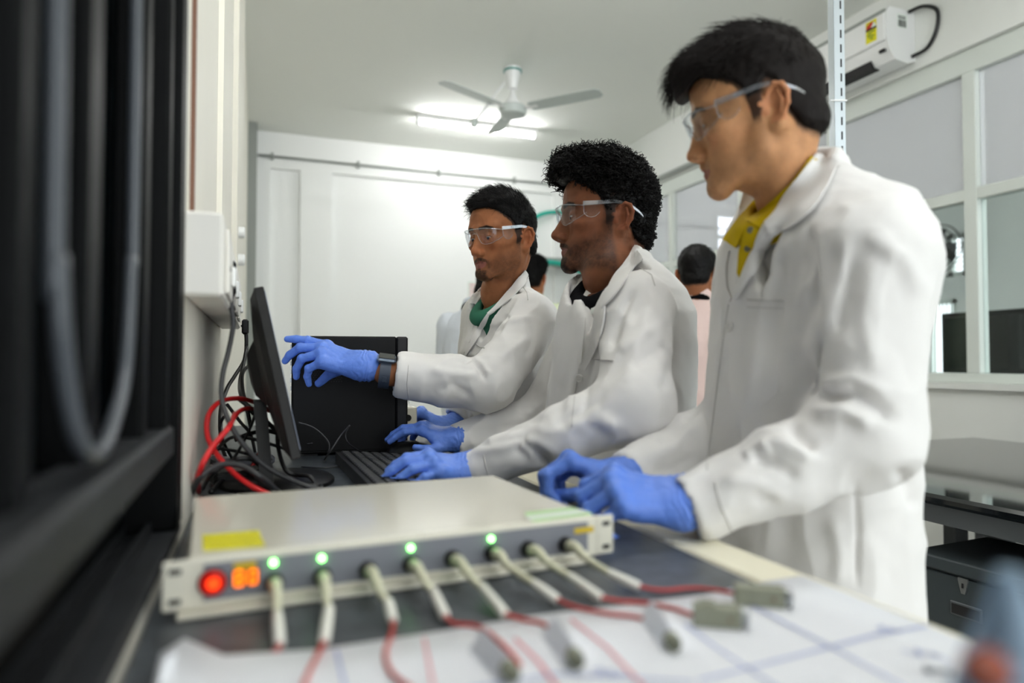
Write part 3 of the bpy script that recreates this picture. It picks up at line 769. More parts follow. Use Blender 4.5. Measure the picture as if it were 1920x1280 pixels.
# black cables of the tangle
T_ = [
 ([PZ(355, 935, TOP+.006), P(375, 895, 1.0), P(410, 872, 1.03), P(450, 872, 1.06), P(490, 895, 1.06), PZ(525, 925, TOP+.006)], .0045, M_darkc, 'charcoal cable arching just behind the cream box'),
 ([P(463, 650, 1.7), P(455, 690, 1.65), P(450, 715, 1.6), P(452, 740, 1.5), P(470, 770, 1.45), P(500, 790, 1.45)], .0045, M_blackc, 'black cable dropping from the wall plug behind the monitor'),
 ([P(488, 680, 1.6), P(468, 685, 1.55), P(455, 700, 1.5), P(455, 730, 1.45), P(462, 760, 1.4), P(470, 800, 1.4)], .004, M_blackc, 'black cable curling out from behind the monitor'),
 ([P(425, 757, 1.4), P(450, 790, 1.4), P(470, 815, 1.42), PZ(480, 855, TOP+.006)], .0035, M_blackc, 'thin black cable crossing under the red loop'),
 ([P(445, 745, 1.3), P(470, 765, 1.3), P(505, 795, 1.32), P(540, 830, 1.34)], .0045, M_darkc, 'stiff charcoal cable sloping behind the stand'),
 ([P(420, 780, 1.35), P(412, 800, 1.35), P(420, 830, 1.33), PZ(440, 868, TOP+.006)], .003, M_blackc, 'thin black cable hanging left of the tangle'),
 ([PZ(400, 850, TOP+.03), P(430, 822, 1.3), P(460, 820, 1.33), P(500, 830, 1.36), PZ(560, 850, TOP+.006)], .0035, M_blackc, 'black cable bridging over the tangle towards the tower'),
 ([P(405, 840, 1.25), P(440, 845, 1.28), P(470, 852, 1.3), PZ(510, 862, TOP+.01)], .003, M_blackc, 'thin black cable lying across the grey adapter'),
 ([P(430, 870, 1.2), P(450, 840, 1.25), P(470, 800, 1.3), P(480, 770, 1.32)], .0028, M_blackc, 'thin black wire slanting up through the tangle'),
 ([PZ(380, 915, TOP+.008), P(400, 885, 1.1), P(440, 862, 1.15), P(475, 862, 1.18), PZ(500, 890, TOP+.006)], .004, M_blackc, 'black cable humped over the adapter behind the cream box'),
 ([P(440, 825, 1.4), P(470, 812, 1.42), P(505, 808, 1.45), P(540, 820, 1.45)], .0045, M_blackc, 'black cable coiled at the back of the tangle'),
 ([P(520, 800, 1.25), P(522, 840, 1.24), P(535, 880, 1.22), P(555, 890, 1.22), P(580, 893, 1.2), PZ(595, 912, TOP+.004)], .0038, M_blackc, 'black video cable hanging from the monitor to the counter'),
 ([PZ(395, 922, TOP+.005), PZ(420, 900, TOP+.012), PZ(470, 895, TOP+.012), PZ(520, 905, TOP+.006), PZ(560, 918, TOP+.005)], .004, M_blackc, 'black cable lying low on the counter by the stand base'),
 ([P(475, 880, 1.2), P(485, 900, 1.18), PZ(510, 915, TOP+.006), PZ(590, 905, TOP+.005), PZ(610, 925, TOP+.005)], .0038, M_blackc, 'black cable wrapping round the stand base'),
]
for pts, r, m, lb in T_: cable('black_cable', pts, r, m, lb, group='black cables of the tangle')
cable('usb_cable', [P(560, 792, 1.5), P(585, 800, 1.5), P(605, 815, 1.5), P(617, 832, 1.5), P(615, 850, 1.5), PZ(608, 862, TOP+.003), PZ(620, 845, TOP+.03), P(640, 815, 1.5), P(656, 797, 1.5)], .0017, M_darkc, 'thin grey cable end standing up in front of the tower')
cable('usb_cable', [P(656, 797, 1.52), P(648, 815, 1.52), P(655, 832, 1.52), PZ(682, 850, TOP+.003)], .0013, M_darkc, 'thin keyboard cable dropping in front of the tower')
cable('usb_cable', [PZ(575, 832, TOP+.03), PZ(600, 830, TOP+.03), PZ(618, 838, TOP+.02), PZ(608, 866, TOP+.003)], .0015, M_darkc, 'thin pale cable arching low in front of the tower')
cable('usb_cable', [PZ(565, 875, TOP+.003), PZ(605, 877, TOP+.003), PZ(650, 873, TOP+.003)], .0015, M_blackc, 'thin black cable lying straight from the keyboard towards the stand')
# adapter bricks in the tangle
for (u, v, sx, sy, sz, lb) in ((450, 905, .05, .03, .026, 'black power adapter brick lying behind the cream box'), (455, 872, .06, .035, .022, 'dark grey power adapter brick under the black cables')):
    q = PZ(u, v, TOP); o = MB().box((-sx, -sy, .0005), (sx, sy, sz), frame(q, unit((1, .25, 0)), unit((-.25, 1, 0)), (0, 0, 1)), bev=.006).build('power_adapter', M_black if v > 890 else M_greyp, None)
    tag(o, lb, 'power adapter')
# cream instruments behind the tower
for k, (z0_, z1_, v) in enumerate(((TOP+.0, TOP+.038, 0), (TOP+.0395, TOP+.098, 1))):
    q = PZ(795, 838, TOP); q = P(785, 825, 1.85)
    th_ = thing('instrument_case', (q[0], q[1], z0_), ['cream instrument case behind the tower, the lower of two', 'cream instrument case with a round jack, stacked on top'][k], 'electronic device', 'cream instrument cases')
    M = frame((q[0]-.26, q[1]+.02, z0_), (1, 0, 0), (0, 1, 0), (0, 0, 1))
    MB().box((0, 0, .001), (.26, .2, z1_-z0_), M, bev=.003).build('case', M_beige, th_)
    for xx in ((.235, .19) if k else (.20, .15)):
        MB().lathe([(.009, 0), (.009, .002), (.0065, .002), (.0065, .0005), (.003, .0005), (.003, .003)], M @ Matrix.Translation((xx, 0, (z1_-z0_)/2)) @ Matrix.Rotation(math.pi/2, 4, 'X'), 18).build('jack', M_dark, th_)
# hanging cable loop in front of the window
M_hose = mat('grey_hose', (72, 76, 82), .35)
hl = [PX(103, -60, LW-.018), PX(104, 250, LW-.018), PX(108, 480, LW-.016), PX(116, 640, LW-.014), PX(135, 780, LW-.012), PX(160, 845, LW-.010), PX(188, 845, LW-.010), PX(212, 790, LW-.012), PX(235, 690, LW-.014), PX(246, 500, LW-.016), PX(252, 250, LW-.018), PX(256, -60, LW-.018)]
hl[0] = hl[0]+[0, 0, .9]; hl[-1] = hl[-1]+[0, 0, .9]
cable('hanging_hose', hl, .0055, M_hose, 'blurred grey cable hanging in a long loop in front of the black window', n=10)

# ================================================================ CEILING FAN
M_fan = mat('fan_enamel_shaded', (196, 204, 200), .35); M_teal = mat('teal_band', (60, 140, 130), .4)  # blade grey: underside shading of the white fan put into the colour
hub0 = PZ(961, 128, CEIL); zf = 2.925
fb = thing('ceiling_fan', (hub0[0], hub0[1], 2.8), 'white three-blade ceiling fan', 'fan')
TM = Matrix.Translation((hub0[0], hub0[1], 0))
MB().lathe([(.012, CEIL-.16), (.035, CEIL-.15), (.062, CEIL-.02), (.066, CEIL-.002)], TM).build('canopy', M_white, fb, smooth=40)
MB().lathe([(.064, CEIL-.03), (.0665, CEIL-.03), (.0675, CEIL-.018), (.064, CEIL-.018)], TM).build('canopy_band', M_teal, fb, smooth=40)
MB().lathe([(.012, zf+.10), (.012, CEIL-.15)], TM, 14).build('down_rod', M_white, fb, smooth=40)
MB().lathe([(.055, zf+.02), (.05, zf+.055), (.028, zf+.085), (.02, zf+.13), (.012, zf+.135)], TM).build('upper_cover', M_white, fb, smooth=40)
MB().lathe([(.05, zf+.012), (.056, zf+.012), (.057, zf+.026), (.05, zf+.026)], TM).build('cover_band', M_teal, fb, smooth=40)
MB().lathe([(.06, zf-.055), (.09, zf-.045), (.103, zf-.02), (.103, zf+.005), (.09, zf+.018), (.05, zf+.02)], TM, 36).build('motor', M_fan, fb, smooth=40)
for (u, v) in ((806, 142), (1144, 168), (925, 248)):
    tp = PZ(u, v, zf-.005); d = tp-np.array([hub0[0], hub0[1], zf-.005]); L_ = min(.68, max(.5, np.linalg.norm(d))); x = unit(d); y = np.array([-x[1], x[0], 0])
    Mb = frame((hub0[0], hub0[1], zf-.01), x, y, (0, 0, 1)) @ Matrix.Rotation(math.radians(-8), 4, 'X')
    b = MB().prism([(.145, -.052), (.17, -.062), (.45, -.066), (L_-.03, -.062), (L_, -.035), (L_, .035), (L_-.03, .06), (.45, .062), (.17, .055), (.145, .045)], -.002, .002, Mb)
    bl = b.build('blade', M_fan, fb)
    MB().box((.085, -.018, -.004), (.20, .018, .004), Mb, bev=.002).build('blade_arm', M_white, bl)
# thin rod with a sensor head hanging by the fan
ra, rb = PZ(950, 150, CEIL-.05), PZ(889, 232, CEIL-.35)
rb = P(889, 230, 4.6)
rt = thing('sensor_rod', (ra+rb)/2, 'thin white rod with a small end cap hanging aslant beside the fan', 'rod')
MB().tube([ra+[0, 0, .06], ra, rb], .009, 10).build('rod', M_white, rt, smooth=40)
MB().lathe([(.02, -.03), (.024, -.02), (.024, .01), (.012, .03)], Matrix.Translation(tuple(rb)), 16).build('end_cap', M_fan, rt, smooth=40)

# ================================================================ AIR CONDITIONER
ac = thing('air_conditioner', (RW-.1, 3.15, 2.74), 'white split air conditioner mounted above the glazing', 'air conditioner')
ay0, ay1 = 2.70, 3.62; az0, az1 = 2.745, 3.04
prof = [(0, az0+.02), (-.06, az0), (-.15, az0+.012), (-.195, az0+.075), (-.215, az0+.16), (-.21, az1-.03), (-.19, az1), (0, az1)]
Ma = frame((RW, ay0, 0), (1, 0, 0), (0, 0, 1), (0, 1, 0))
MB().prism([(x, z) for x, z in prof], 0, ay1-ay0, Ma).build('housing', M_white, ac, recalc=True, smooth=35)
MB().box((RW-.219, ay0+.01, az0+.11), (RW-.207, ay1-.01, az1-.035), bev=.003).build('front_panel', M_white, ac)
MB().box((RW-.214, ay0+.01, az1-.03), (RW-.196, ay1-.01, az1-.012)).build('top_grille', M_grey, ac)
b = MB()
for k in range(2):
    Mq = frame((RW-.165+.022*k, ay0+.14, az0+.028-.010*k), unit((.45, 0, .0)), (0, 1, 0), (0, 0, 1)) @ Matrix.Rotation(math.radians(42), 4, 'Y')
    b.box((-.014, 0, -.002), (.014, ay1-ay0-.24, .002), Mq)
sl = MB().box((RW-.178, ay0+.13, az0+.004), (RW-.115, ay1-.10, az0+.05)); sl.build('air_outlet', M_dark, ac)
b.build('louvre', M_white, ac)
# energy label, barcode label, status window
xl = RW-.2195
lb_ = MB().box((xl-.0006, ay0+.055, az1-.165), (xl, ay0+.125, az1-.045)).build('energy_label', M_yel, ac)
Mr = frame((xl-.0008, ay0+.09, az1-.085), (0, -1, 0), (0, 0, 1), (-1, 0, 0))
M_redl = mat('red_label_arc', (190, 40, 30), .5)
b = MB()
for (a0_, a1_) in ((60, 118), (122, 180)):
    n = 8; arc = [(.032*math.cos(math.radians(a0_+(a1_-a0_)*i/n)), .032*math.sin(math.radians(a0_+(a1_-a0_)*i/n))) for i in range(n+1)]
    b.prism([(0, 0)]+arc, 0, .0006, Mr)
b.build('label_dial', M_redl, lb_)
b = MB(); arc = [(.032*math.cos(math.radians(a_)), .032*math.sin(math.radians(a_))) for a_ in range(0, 60, 8)]
b.prism([(0, 0)]+arc, 0, .0006, Mr); b.build('label_dial', M_whites, lb_)
b = MB(); b.prism([(-.034, -.012), (.034, -.012), (.034, 0), (-.034, 0)], 0, .0006, Mr); b.build('label_band', M_dark, lb_)
b = MB(); M_gtx = mat('green_print', (40, 110, 50), .6)
for k, (x0, x1) in enumerate(((-.02, .022), (-.026, .004), (-.02, .02), (-.006, .012))):
    b.prism([(x0, -.024-.013*k), (x1, -.024-.013*k), (x1, -.018-.013*k), (x0, -.018-.013*k)], 0, .0006, Mr)
b.build('label_print', M_gtx, lb_)
bl = MB().box((RW-.13, ay0-.0006, az1-.105), (RW-.06, ay0, az1-.03)).build('barcode_label', M_whites, ac)
b = MB(); x = RW-.125
random.seed(3)
while x < RW-.068:
    w_ = random.choice((.0015, .003, .0045)); b.box((x, ay0-.0010, az1-.10), (x+w_, ay0-.0006, az1-.062)); x += w_+random.choice((.0015, .003))
for k in range(2): b.box((RW-.125, ay0-.0010, az1-.045-.01*k), (RW-.07, ay0-.0006, az1-.040-.01*k))
b.build('barcode', M_dark, bl)
MB().box((RW-.206, ay0+.02, az0+.055), (RW-.194, ay0+.055, az0+.070)).build('status_window', M_dark, ac)
cable('ac_power_cord', [(RW-.05, ay0-.004, az1-.01), (RW-.02, ay0-.07, az1-.005), (RW-.012, ay0-.14, az1-.06), (RW-.012, ay0-.135, az1-.16), (RW-.012, ay0-.08, az0+.06), (RW-.03, ay0-.004, az0+.04)], .010, M_blackc, 'black cord looping out of the end of the air conditioner')

# ================================================================ SLOTTED POLE
BZ_ = .75
M_galv = mat('galvanised_steel', (196, 204, 208), .38, metal=.55)
pb = P(1571, 660, 2.35); pt = P(1563, 40, 2.35)
pb2 = pb+(pb-pt)*((0-pb[2])/(pb[2]-pt[2])); pt2 = pb+(pt-pb)*((CEIL-pb[2])/(pt[2]-pb[2]))
pt2[2] = CEIL-.001; pb2 = pb+(pb-pt)*((BZ_+.0006-pb[2])/(pb[2]-pt[2]))
po = thing('slotted_angle_post', pb2, 'galvanised slotted angle post rising from the granite bench to the ceiling', 'post')
zv = unit(pt2-pb2); xv = unit(np.cross(zv, unit(C_F*[1, 1, 0]))); xv = unit(np.array([1, -.30, 0])); yv = unit(np.cross(zv, xv)); xv = unit(np.cross(yv, zv))
MQ = frame(pb2, xv, yv, zv); LP = float(np.linalg.norm(pt2-pb2))
MB().box((0, 0, 0), (.038, .002, LP), MQ).box((0, 0, 0), (.002, .038, LP), MQ).build('angle_bar', M_galv, po)
b = MB(); z = .03
while z < LP-.05:
    MB().box((.022, -.0006, z), (.0275, .0026, z+.028), MQ).build('slot', M_dark, po); z += .05
zt = P(1567, 190, 2.35); kz = float(np.dot(zt-pb2, zv))
b = MB().box((-.004, -.004, kz), (.042, .006, kz+.006), MQ).box((-.016, -.003, kz+.001), (-.004, 0, kz+.005), MQ)
b.build('zip_tie', M_white, po)

# ================================================================ RIGHT-HAND BENCH
M_gran = mat('polished_granite', (20, 24, 27), .05, noise=.3, nscale=160, coat=.3)
M_gframe = mat('grey_steel_frame', (88, 92, 96), .45)
M_cab = mat('dark_grey_cabinet', (58, 66, 70), .45)
BZ = .75
e0 = PZ(1733, 921, BZ); e1 = PZ(1920, 963, BZ); f0 = PZ(1793, 821, BZ)
bx0 = (e0[0]+e1[0])/2; by1 = f0[1]; bx1 = 3.25
wb = thing('work_bench', (2.5, 1.2, 0), 'polished black granite work bench on a grey steel frame by the right wall', 'bench')
MB().box((bx0, -.6, BZ-.03), (bx1, by1, BZ), bev=.009).build('granite_top', M_gran, wb)
b = MB().box((bx0+.03, -.57, BZ-.085), (bx1-.03, by1-.03, BZ-.031)); b.build('apron_frame', M_gframe, wb)
for x in (bx0+.05, bx1-.1):
    for y in (-.5, by1-.12):
        MB().box((x, y, 0), (x+.05, y+.05, BZ-.084)).build('leg', M_gframe, wb)
for y in (1.72, 1.9): MB().box((2.55, y, .1), (2.62, y+.05, BZ-.084)).build('leg', M_gframe, wb)
MB().box((bx0+.06, -.5, .10), (bx1-.06, by1-.06, .13)).build('lower_shelf', M_gframe, wb)
cz = .575
h0 = PZ(1728, 1034, cz); h1 = PZ(1920, 1085, cz); hc = PZ(1805, 998, cz)
ux = unit((h1-h0)*[1, 1, 0]); uy = np.array([-ux[1], ux[0], 0])
if np.dot(uy, hc-h0) < 0: uy = -uy
cdp = .45; h00 = h0-ux*.03
cb = thing('steel_cabinet', (h0+h1)/2*[1, 1, 0]+uy*.2+np.array([0, 0, .13]), 'dark grey steel cabinet with a latched drawer under the granite bench', 'cabinet')
MC = frame(h00*[1, 1, 0], ux, uy, (0, 0, 1)); CL = .62
dl_ = float(np.dot(hc-h00, uy))
MB().box((0, .004, .132), (CL, max(.35, dl_), cz), MC, bev=.004).build('body', M_cab, cb)
MB().box((-.004, -.012, cz-.035), (CL+.004, .006, cz+.001), MC, bev=.004).build('lid', M_cab, cb)
dw = MB().box((.006, -.004, .34), (CL-.006, .006, cz-.042), MC, bev=.002).build('drawer', M_cab, cb)
MB().box((.006, -.004, .14), (CL-.006, .006, .335), MC, bev=.002).build('drawer', M_cab, cb)
def cl(u, v):
    r = ray(u, v); o = h00; k = np.dot(o-CAM, uy)/np.dot(r, uy); q = CAM+r*k; return float(np.dot(q-h00, ux)), float(q[2])
la, lz = cl(1809, 1097)
MB().prism([(la-.013, lz+.02), (la+.013, lz+.02), (la+.013, lz+.012), (la+.005, lz-.022), (la-.005, lz-.022), (la-.013, lz+.012)], .004, .009, MC @ Matrix(((1,0,0,0),(0,0,-1,0),(0,1,0,0),(0,0,0,1)))).build('latch', M_steel, dw)
MB().box((la-.002, -.0115, lz-.006), (la+.002, -.009, lz+.006), MC).build('keyhole', M_dark, dw)
ha, hz = cl(1805, 1143)
MB().box((ha-.03, -.008, hz-.019), (ha+.055, -.003, hz+.019), MC, bev=.003).build('handle_frame', M_gframe, dw)
MB().box((ha-.024, -.0095, hz-.013), (ha+.049, -.0078, hz+.013), MC).build('handle_recess', M_dark, dw)
q = PZ(1885, 1003, cz)
tag(MB().box((-.05, -.08, .002), (.22, .10, .045), frame(q, ux, uy, (0, 0, 1)), bev=.012).build('equipment_case', M_black, None), 'low black case lying on top of the grey cabinet', 'case')

# ================================================================ BEYOND THE GLAZING
bb = thing('equipment_cabinet', (4.5, 2.6, 0), 'large black glossy cabinet standing in the room beyond the glazing', 'cabinet')
k0 = PX(1764, 588, 4.3); k1 = PX(1920, 574, 4.3)
MB().box((4.3, k1[1]-.6, .02), (4.9, k0[1], k0[2]), bev=.006).build('body', M_black, bb)
M_glossblk = mat('gloss_black', (9, 12, 14), .08)
for k in range(4):
    y0 = k1[1]-.58+k*(k0[1]-k1[1]+.56)/4
    MB().box((4.288, y0+.01, .1), (4.3, y0+(k0[1]-k1[1]+.56)/4-.01, k0[2]-.03), bev=.003).build('door', M_glossblk, bb)
# dark wall fan beside the far window
wfp = x2(1783, 470)
wt = thing('wall_fan', (X2-.3, wfp[1], wfp[2]-.4), 'dark wall-mounted fan beside the far window beyond the glazing', 'fan')
MB().box((X2-.24, wfp[1]-.08, wfp[2]-.1), (X2, wfp[1]+.08, wfp[2]+.1), bev=.02).build('bracket', M_black, wt)
Mw = Matrix.Translation((X2-.30, wfp[1]-.06, wfp[2])) @ Matrix.Rotation(-math.pi/2, 4, 'Y')
b = MB()
for rr in (.10, .17, .24, .30):
    b.tube([Mw @ Vector((rr*math.cos(a_*math.pi/16), rr*math.sin(a_*math.pi/16), .04*(1-rr/.3))) for a_ in range(33)], .008, 6)
b.build('cage', M_black, wt)
for k in range(3):
    MB().prism([(.03, -.02), (.24, -.10), (.27, .02), (.1, .05)], -.004, .004, Mw @ Matrix.Rotation(k*2.094, 4, 'Z') @ Matrix.Rotation(.3, 4, 'X')).build('blade', M_dark, wt)
# conduit on the back wall beyond the glazing
z_ = PY(1270, 422, BW+.03)[2]
tag(MB().tube([(RW+.2, BW+.03, z_), (X2-.1, BW+.03, z_)], .022, 8).build('conduit_pipe', M_grey, None, smooth=True), 'grey conduit on the wall of the room beyond the glazing', 'pipe')

# ================================================================ TEAL HOSES AND WALL PIECES AT THE BACK
M_hose2 = mat('teal_hose', (20, 170, 150), .4)
yb_ = BW-.021
hs = [PY(1000, 503, yb_), PY(990, 470, yb_), PY(988, 440, yb_), PY(1000, 412, yb_), PY(1025, 399, yb_), PY(1060, 400, yb_), PY(1090, 420, yb_), PY(1100, 470, yb_)]
cable('teal_hose', hs, .022, M_hose2, 'teal green hose arching on the back wall between two heads', 'hose')
cable('teal_hose', [PY(1010, 492, yb_-.31), PY(1035, 492, yb_-.31), PY(1060, 497, yb_-.31), PY(1085, 507, yb_-.33), PY(1110, 525, yb_-.36), PY(1140, 545, yb_-.36)], .026, M_hose2, 'thicker teal hose sloping down behind the curly-haired man', 'hose')
q0, q1 = PY(1000, 486, yb_-.24), PY(1075, 490, yb_-.24)
tag(MB().box((q0[0], yb_-.25, q0[2]-.03), (q1[0]+.3, BW+.001, q0[2]+.03), bev=.01).build('hose_rail', M_grey, None), 'grey rail carrying the teal hoses at the back', 'rail')
q0 = PY(1077, 553, yb_)
kg = thing('valve_knobs', q0, 'pair of grey and black round valves on the back wall', 'valve')
for du, m in ((-6, M_grey), (10, M_dark)):
    q = PY(1077+du, 553, BW+.002); MB().lathe([(.05, 0), (.05, .05), (.035, .07)], Matrix.Translation(tuple(q)) @ Matrix.Rotation(math.pi/2, 4, 'X'), 18).build('valve_body', m, kg, smooth=40)
BN = BW+.05
q0, q1 = PY(877, 528, BN), PY(911, 562, BN)
nt_ = tag(MB().box((q0[0], BN-.012, q1[2]), (q1[0], BN+.001, q0[2])).build('notice_sheet', M_whites, None), 'pale notice sheet with red lines on the back wall behind the first man', 'notice')
b = MB()
for k in range(4):
    z = q0[2]-.03-.035*k; b.box((q0[0]+.015, BN-.0135, z-.008), (q1[0]-.03-.02*(k % 2), BN-.012, z+.004))
b.build('print', M_red_ink, nt_)

# bright window at the back of the room beyond the glazing
M_day = emitmat('daylight_pane', (236, 244, 255), 2.6)
q0, q1 = PY(1344, 408, BW+.05), PY(1384, 443, BW+.05); q2 = PY(1384, 470, BW+.05)
wn = MB().box((q0[0]-.03, BW+.02, q2[2]-.03), (q1[0]+.03, BW+.05, q0[2]+.03)).build('window_5', M_frame_w); wn['kind'] = 'structure'
MB().box((q0[0], BW+.012, q1[2]), (q1[0], BW+.021, q0[2])).build('window_pane', M_day, wn)
MB().box((q0[0], BW+.012, q2[2]), (q1[0], BW+.021, q1[2]-.06)).build('window_pane', M_day, wn)
# ================================================================ IMPLICIT SURFACES
def smin(a, b, k):
    if k <= 0: return np.minimum(a, b)
    h = np.maximum(k-np.abs(a-b), 0)/k
    return np.minimum(a, b)-h*h*k*.25
def smax(a, b, k): return -smin(-a, -b, k)

class SDF:
    def __init__(s): s.p = []
    def _add(s, f, lo, hi, k, op): s.p.append((f, np.array(lo, float), np.array(hi, float), k, op)); return s
    def cap(s, a, b, ra, rb=None, k=.01, op='u'):
        a = np.array(a, float); b = np.array(b, float); rb = ra if rb is None else rb
        ba = b-a; bb = max(float(ba@ba), 1e-12)
        def f(X, Y, Z):
            t = np.clip(((X-a[0])*ba[0]+(Y-a[1])*ba[1]+(Z-a[2])*ba[2])/bb, 0, 1)
            return np.sqrt((X-a[0]-t*ba[0])**2+(Y-a[1]-t*ba[1])**2+(Z-a[2]-t*ba[2])**2)-(ra+(rb-ra)*t)
        m = max(ra, rb)
        return s._add(f, np.minimum(a, b)-m, np.maximum(a, b)+m, k, op)
    def chain(s, pts, rs, k=.006, op='u'):
        for i in range(len(pts)-1): s.cap(pts[i], pts[i+1], rs[i], rs[i+1], k, op)
        return s
    def ell(s, c, r, k=.01, R=None, op='u'):
        c = np.array(c, float); r = np.array(r, float)
        R = np.eye(3) if R is None else np.array(R, float)   # columns are the axes
        def f(X, Y, Z):
            x, y, z = X-c[0], Y-c[1], Z-c[2]
            a = x*R[0, 0]+y*R[1, 0]+z*R[2, 0]; b = x*R[0, 1]+y*R[1, 1]+z*R[2, 1]; d = x*R[0, 2]+y*R[1, 2]+z*R[2, 2]
            k0 = np.sqrt((a/r[0])**2+(b/r[1])**2+(d/r[2])**2)
            k1 = np.sqrt((a/r[0]**2)**2+(b/r[1]**2)**2+(d/r[2]**2)**2)+1e-9
            return k0*(k0-1)/k1
        e = np.sqrt((R**2)@(r**2))
        return s._add(f, c-e, c+e, k, op)
    def loft(s, sec, ax, k=.02, n=2.4, op='u', cap=.02):
        """sec: (z, cx, cy, half lateral, half depth) rising in z; ax: lateral unit vector (xy)."""
        S = np.array(sec, float); S = S[np.argsort(S[:, 0])]
        lx, ly = ax[0], ax[1]; l = math.hypot(lx, ly); lx /= l; ly /= l
        def f(X, Y, Z):
            cx = np.interp(Z, S[:, 0], S[:, 1]); cy = np.interp(Z, S[:, 0], S[:, 2])
            a = np.interp(Z, S[:, 0], S[:, 3]); b = np.interp(Z, S[:, 0], S[:, 4])
            x, y = X-cx, Y-cy
            u = np.abs(x*lx+y*ly)/a; v = np.abs(-x*ly+y*lx)/b
            q = (u**n+v**n)**(1/n)
            d = (q-1)*np.minimum(a, b)
            return smax(d, np.maximum(Z-S[-1, 0], S[0, 0]-Z), cap)
        m = S[:, 3].max()+S[:, 4].max()
        lo = [S[:, 1].min()-m, S[:, 2].min()-m, S[0, 0]]; hi = [S[:, 1].max()+m, S[:, 2].max()+m, S[-1, 0]]
        return s._add(f, lo, hi, k, op)
    def half(s, pt, nrm, k=.005, lo=None, hi=None):
        """Cut away everything on the side nrm points to."""
        pt = np.array(pt, float); nrm = unit(nrm)
        def f(X, Y, Z): return -((X-pt[0])*nrm[0]+(Y-pt[1])*nrm[1]+(Z-pt[2])*nrm[2])
        return s._add(f, [-99]*3 if lo is None else lo, [99]*3 if hi is None else hi, k, 's')
    def at(s, Pn):
        X, Y, Z = np.asarray(Pn, float).T
        F = np.full(X.shape, 1.0)
        for f, lo, hi, k, op in s.p:
            d = f(X, Y, Z)
            F = smin(F, d, k) if op == 'u' else smax(F, -d, k)
        return F
    def mesh(s, h, lo=None, hi=None, relax=1, warp=None):
        L = np.array([p[1] for p in s.p if p[4] == 'u']); H = np.array([p[2] for p in s.p if p[4] == 'u'])
        lo = (L.min(0)-4*h) if lo is None else np.array(lo, float); hi = (H.max(0)+4*h) if hi is None else np.array(hi, float)
        n = np.ceil((hi-lo)/h).astype(int)+1
        ax = [lo[i]+h*np.arange(n[i]) for i in range(3)]
        F = np.full(n, .05, np.float32)
        for f, l, u, k, op in s.p:
            pad = k+4*h
            i0 = np.clip(np.floor((l-pad-lo)/h).astype(int), 0, n); i1 = np.clip(np.ceil((u+pad-lo)/h).astype(int)+1, 0, n)
            if (i1 <= i0).any(): continue
            sl = tuple(slice(a, b) for a, b in zip(i0, i1))
            X, Y, Z = np.meshgrid(ax[0][sl[0]], ax[1][sl[1]], ax[2][sl[2]], indexing='ij', sparse=True)
            d = f(X, Y, Z)
            F[sl] = smin(F[sl], d, k) if op == 'u' else smax(F[sl], -d, k)
        F[0] = F[-1] = .05; F[:, 0] = F[:, -1] = .05; F[:, :, 0] = F[:, :, -1] = .05
        V, Q = nets(F)
        for _ in range(relax): V = relax_mesh(V, Q)
        return lo+V*h, Q

def nets(F):
    """Naive surface nets: vertices in grid units and quads."""
    S = F < 0
    c = np.zeros(tuple(np.array(F.shape)-1), np.int8)
    for i in (0, 1):
        for j in (0, 1):
            for k in (0, 1):
                c += S[i:F.shape[0]-1+i, j:F.shape[1]-1+j, k:F.shape[2]-1+k]
    A = np.argwhere((c > 0) & (c < 8))
    idx = np.full(c.shape, -1, np.int64); idx[tuple(A.T)] = np.arange(len(A))
    acc = np.zeros((len(A), 3)); cnt = np.zeros(len(A))
    cor = [(i, j, k) for i in (0, 1) for j in (0, 1) for k in (0, 1)]
    vals = {q: F[A[:, 0]+q[0], A[:, 1]+q[1], A[:, 2]+q[2]] for q in cor}
    for p in cor:
        for a in range(3):
            if p[a]: continue
            q = list(p); q[a] = 1; q = tuple(q)
            fp, fq = vals[p], vals[q]; m = (fp < 0) != (fq < 0)
            t = np.where(m, fp/np.where(m, fp-fq, 1), 0)
            pos = np.array(p, float)[None].repeat(len(A), 0); pos[:, a] += t
            acc[m] += pos[m]; cnt[m] += 1
    V = A+acc/cnt[:, None]
    Q = []
    for a in range(3):
        b, d = (a+1) % 3, (a+2) % 3
        s0 = [slice(None)]*3; s1 = [slice(None)]*3; s0[a] = slice(0, -1); s1[a] = slice(1, None)
        m = S[tuple(s0)] != S[tuple(s1)]
        E = np.argwhere(m); E = E[(E[:, b] > 0) & (E[:, d] > 0) & (E[:, b] < F.shape[b]-1) & (E[:, d] < F.shape[d]-1)]
        ins = S[tuple(E.T)]
        o = np.zeros((4, 3), int); o[1, b] = -1; o[2, b] = -1; o[2, d] = -1; o[3, d] = -1
        q = np.stack([idx[tuple((E+o[i]).T)] for i in range(4)], 1)
        q[~ins] = q[~ins][:, ::-1]
        Q.append(q)
    return V, np.concatenate(Q)

def relax_mesh(V, Q, w=.5):
    acc = np.zeros_like(V); n = np.zeros(len(V))
    for i in range(4):
        for j in (1, 3):
            np.add.at(acc, Q[:, i], V[Q[:, (i+j) % 4]]); np.add.at(n, Q[:, i], 1)
    return V*(1-w)+w*acc/np.maximum(n, 1)[:, None]

def vnormals(V, Q):
    a, b, c, d = (V[Q[:, i]] for i in range(4))
    fn = np.cross(c-a, d-b)
    N = np.zeros_like(V)
    for i in range(4): np.add.at(N, Q[:, i], fn)
    return N/(np.linalg.norm(N, axis=1, keepdims=True)+1e-12)

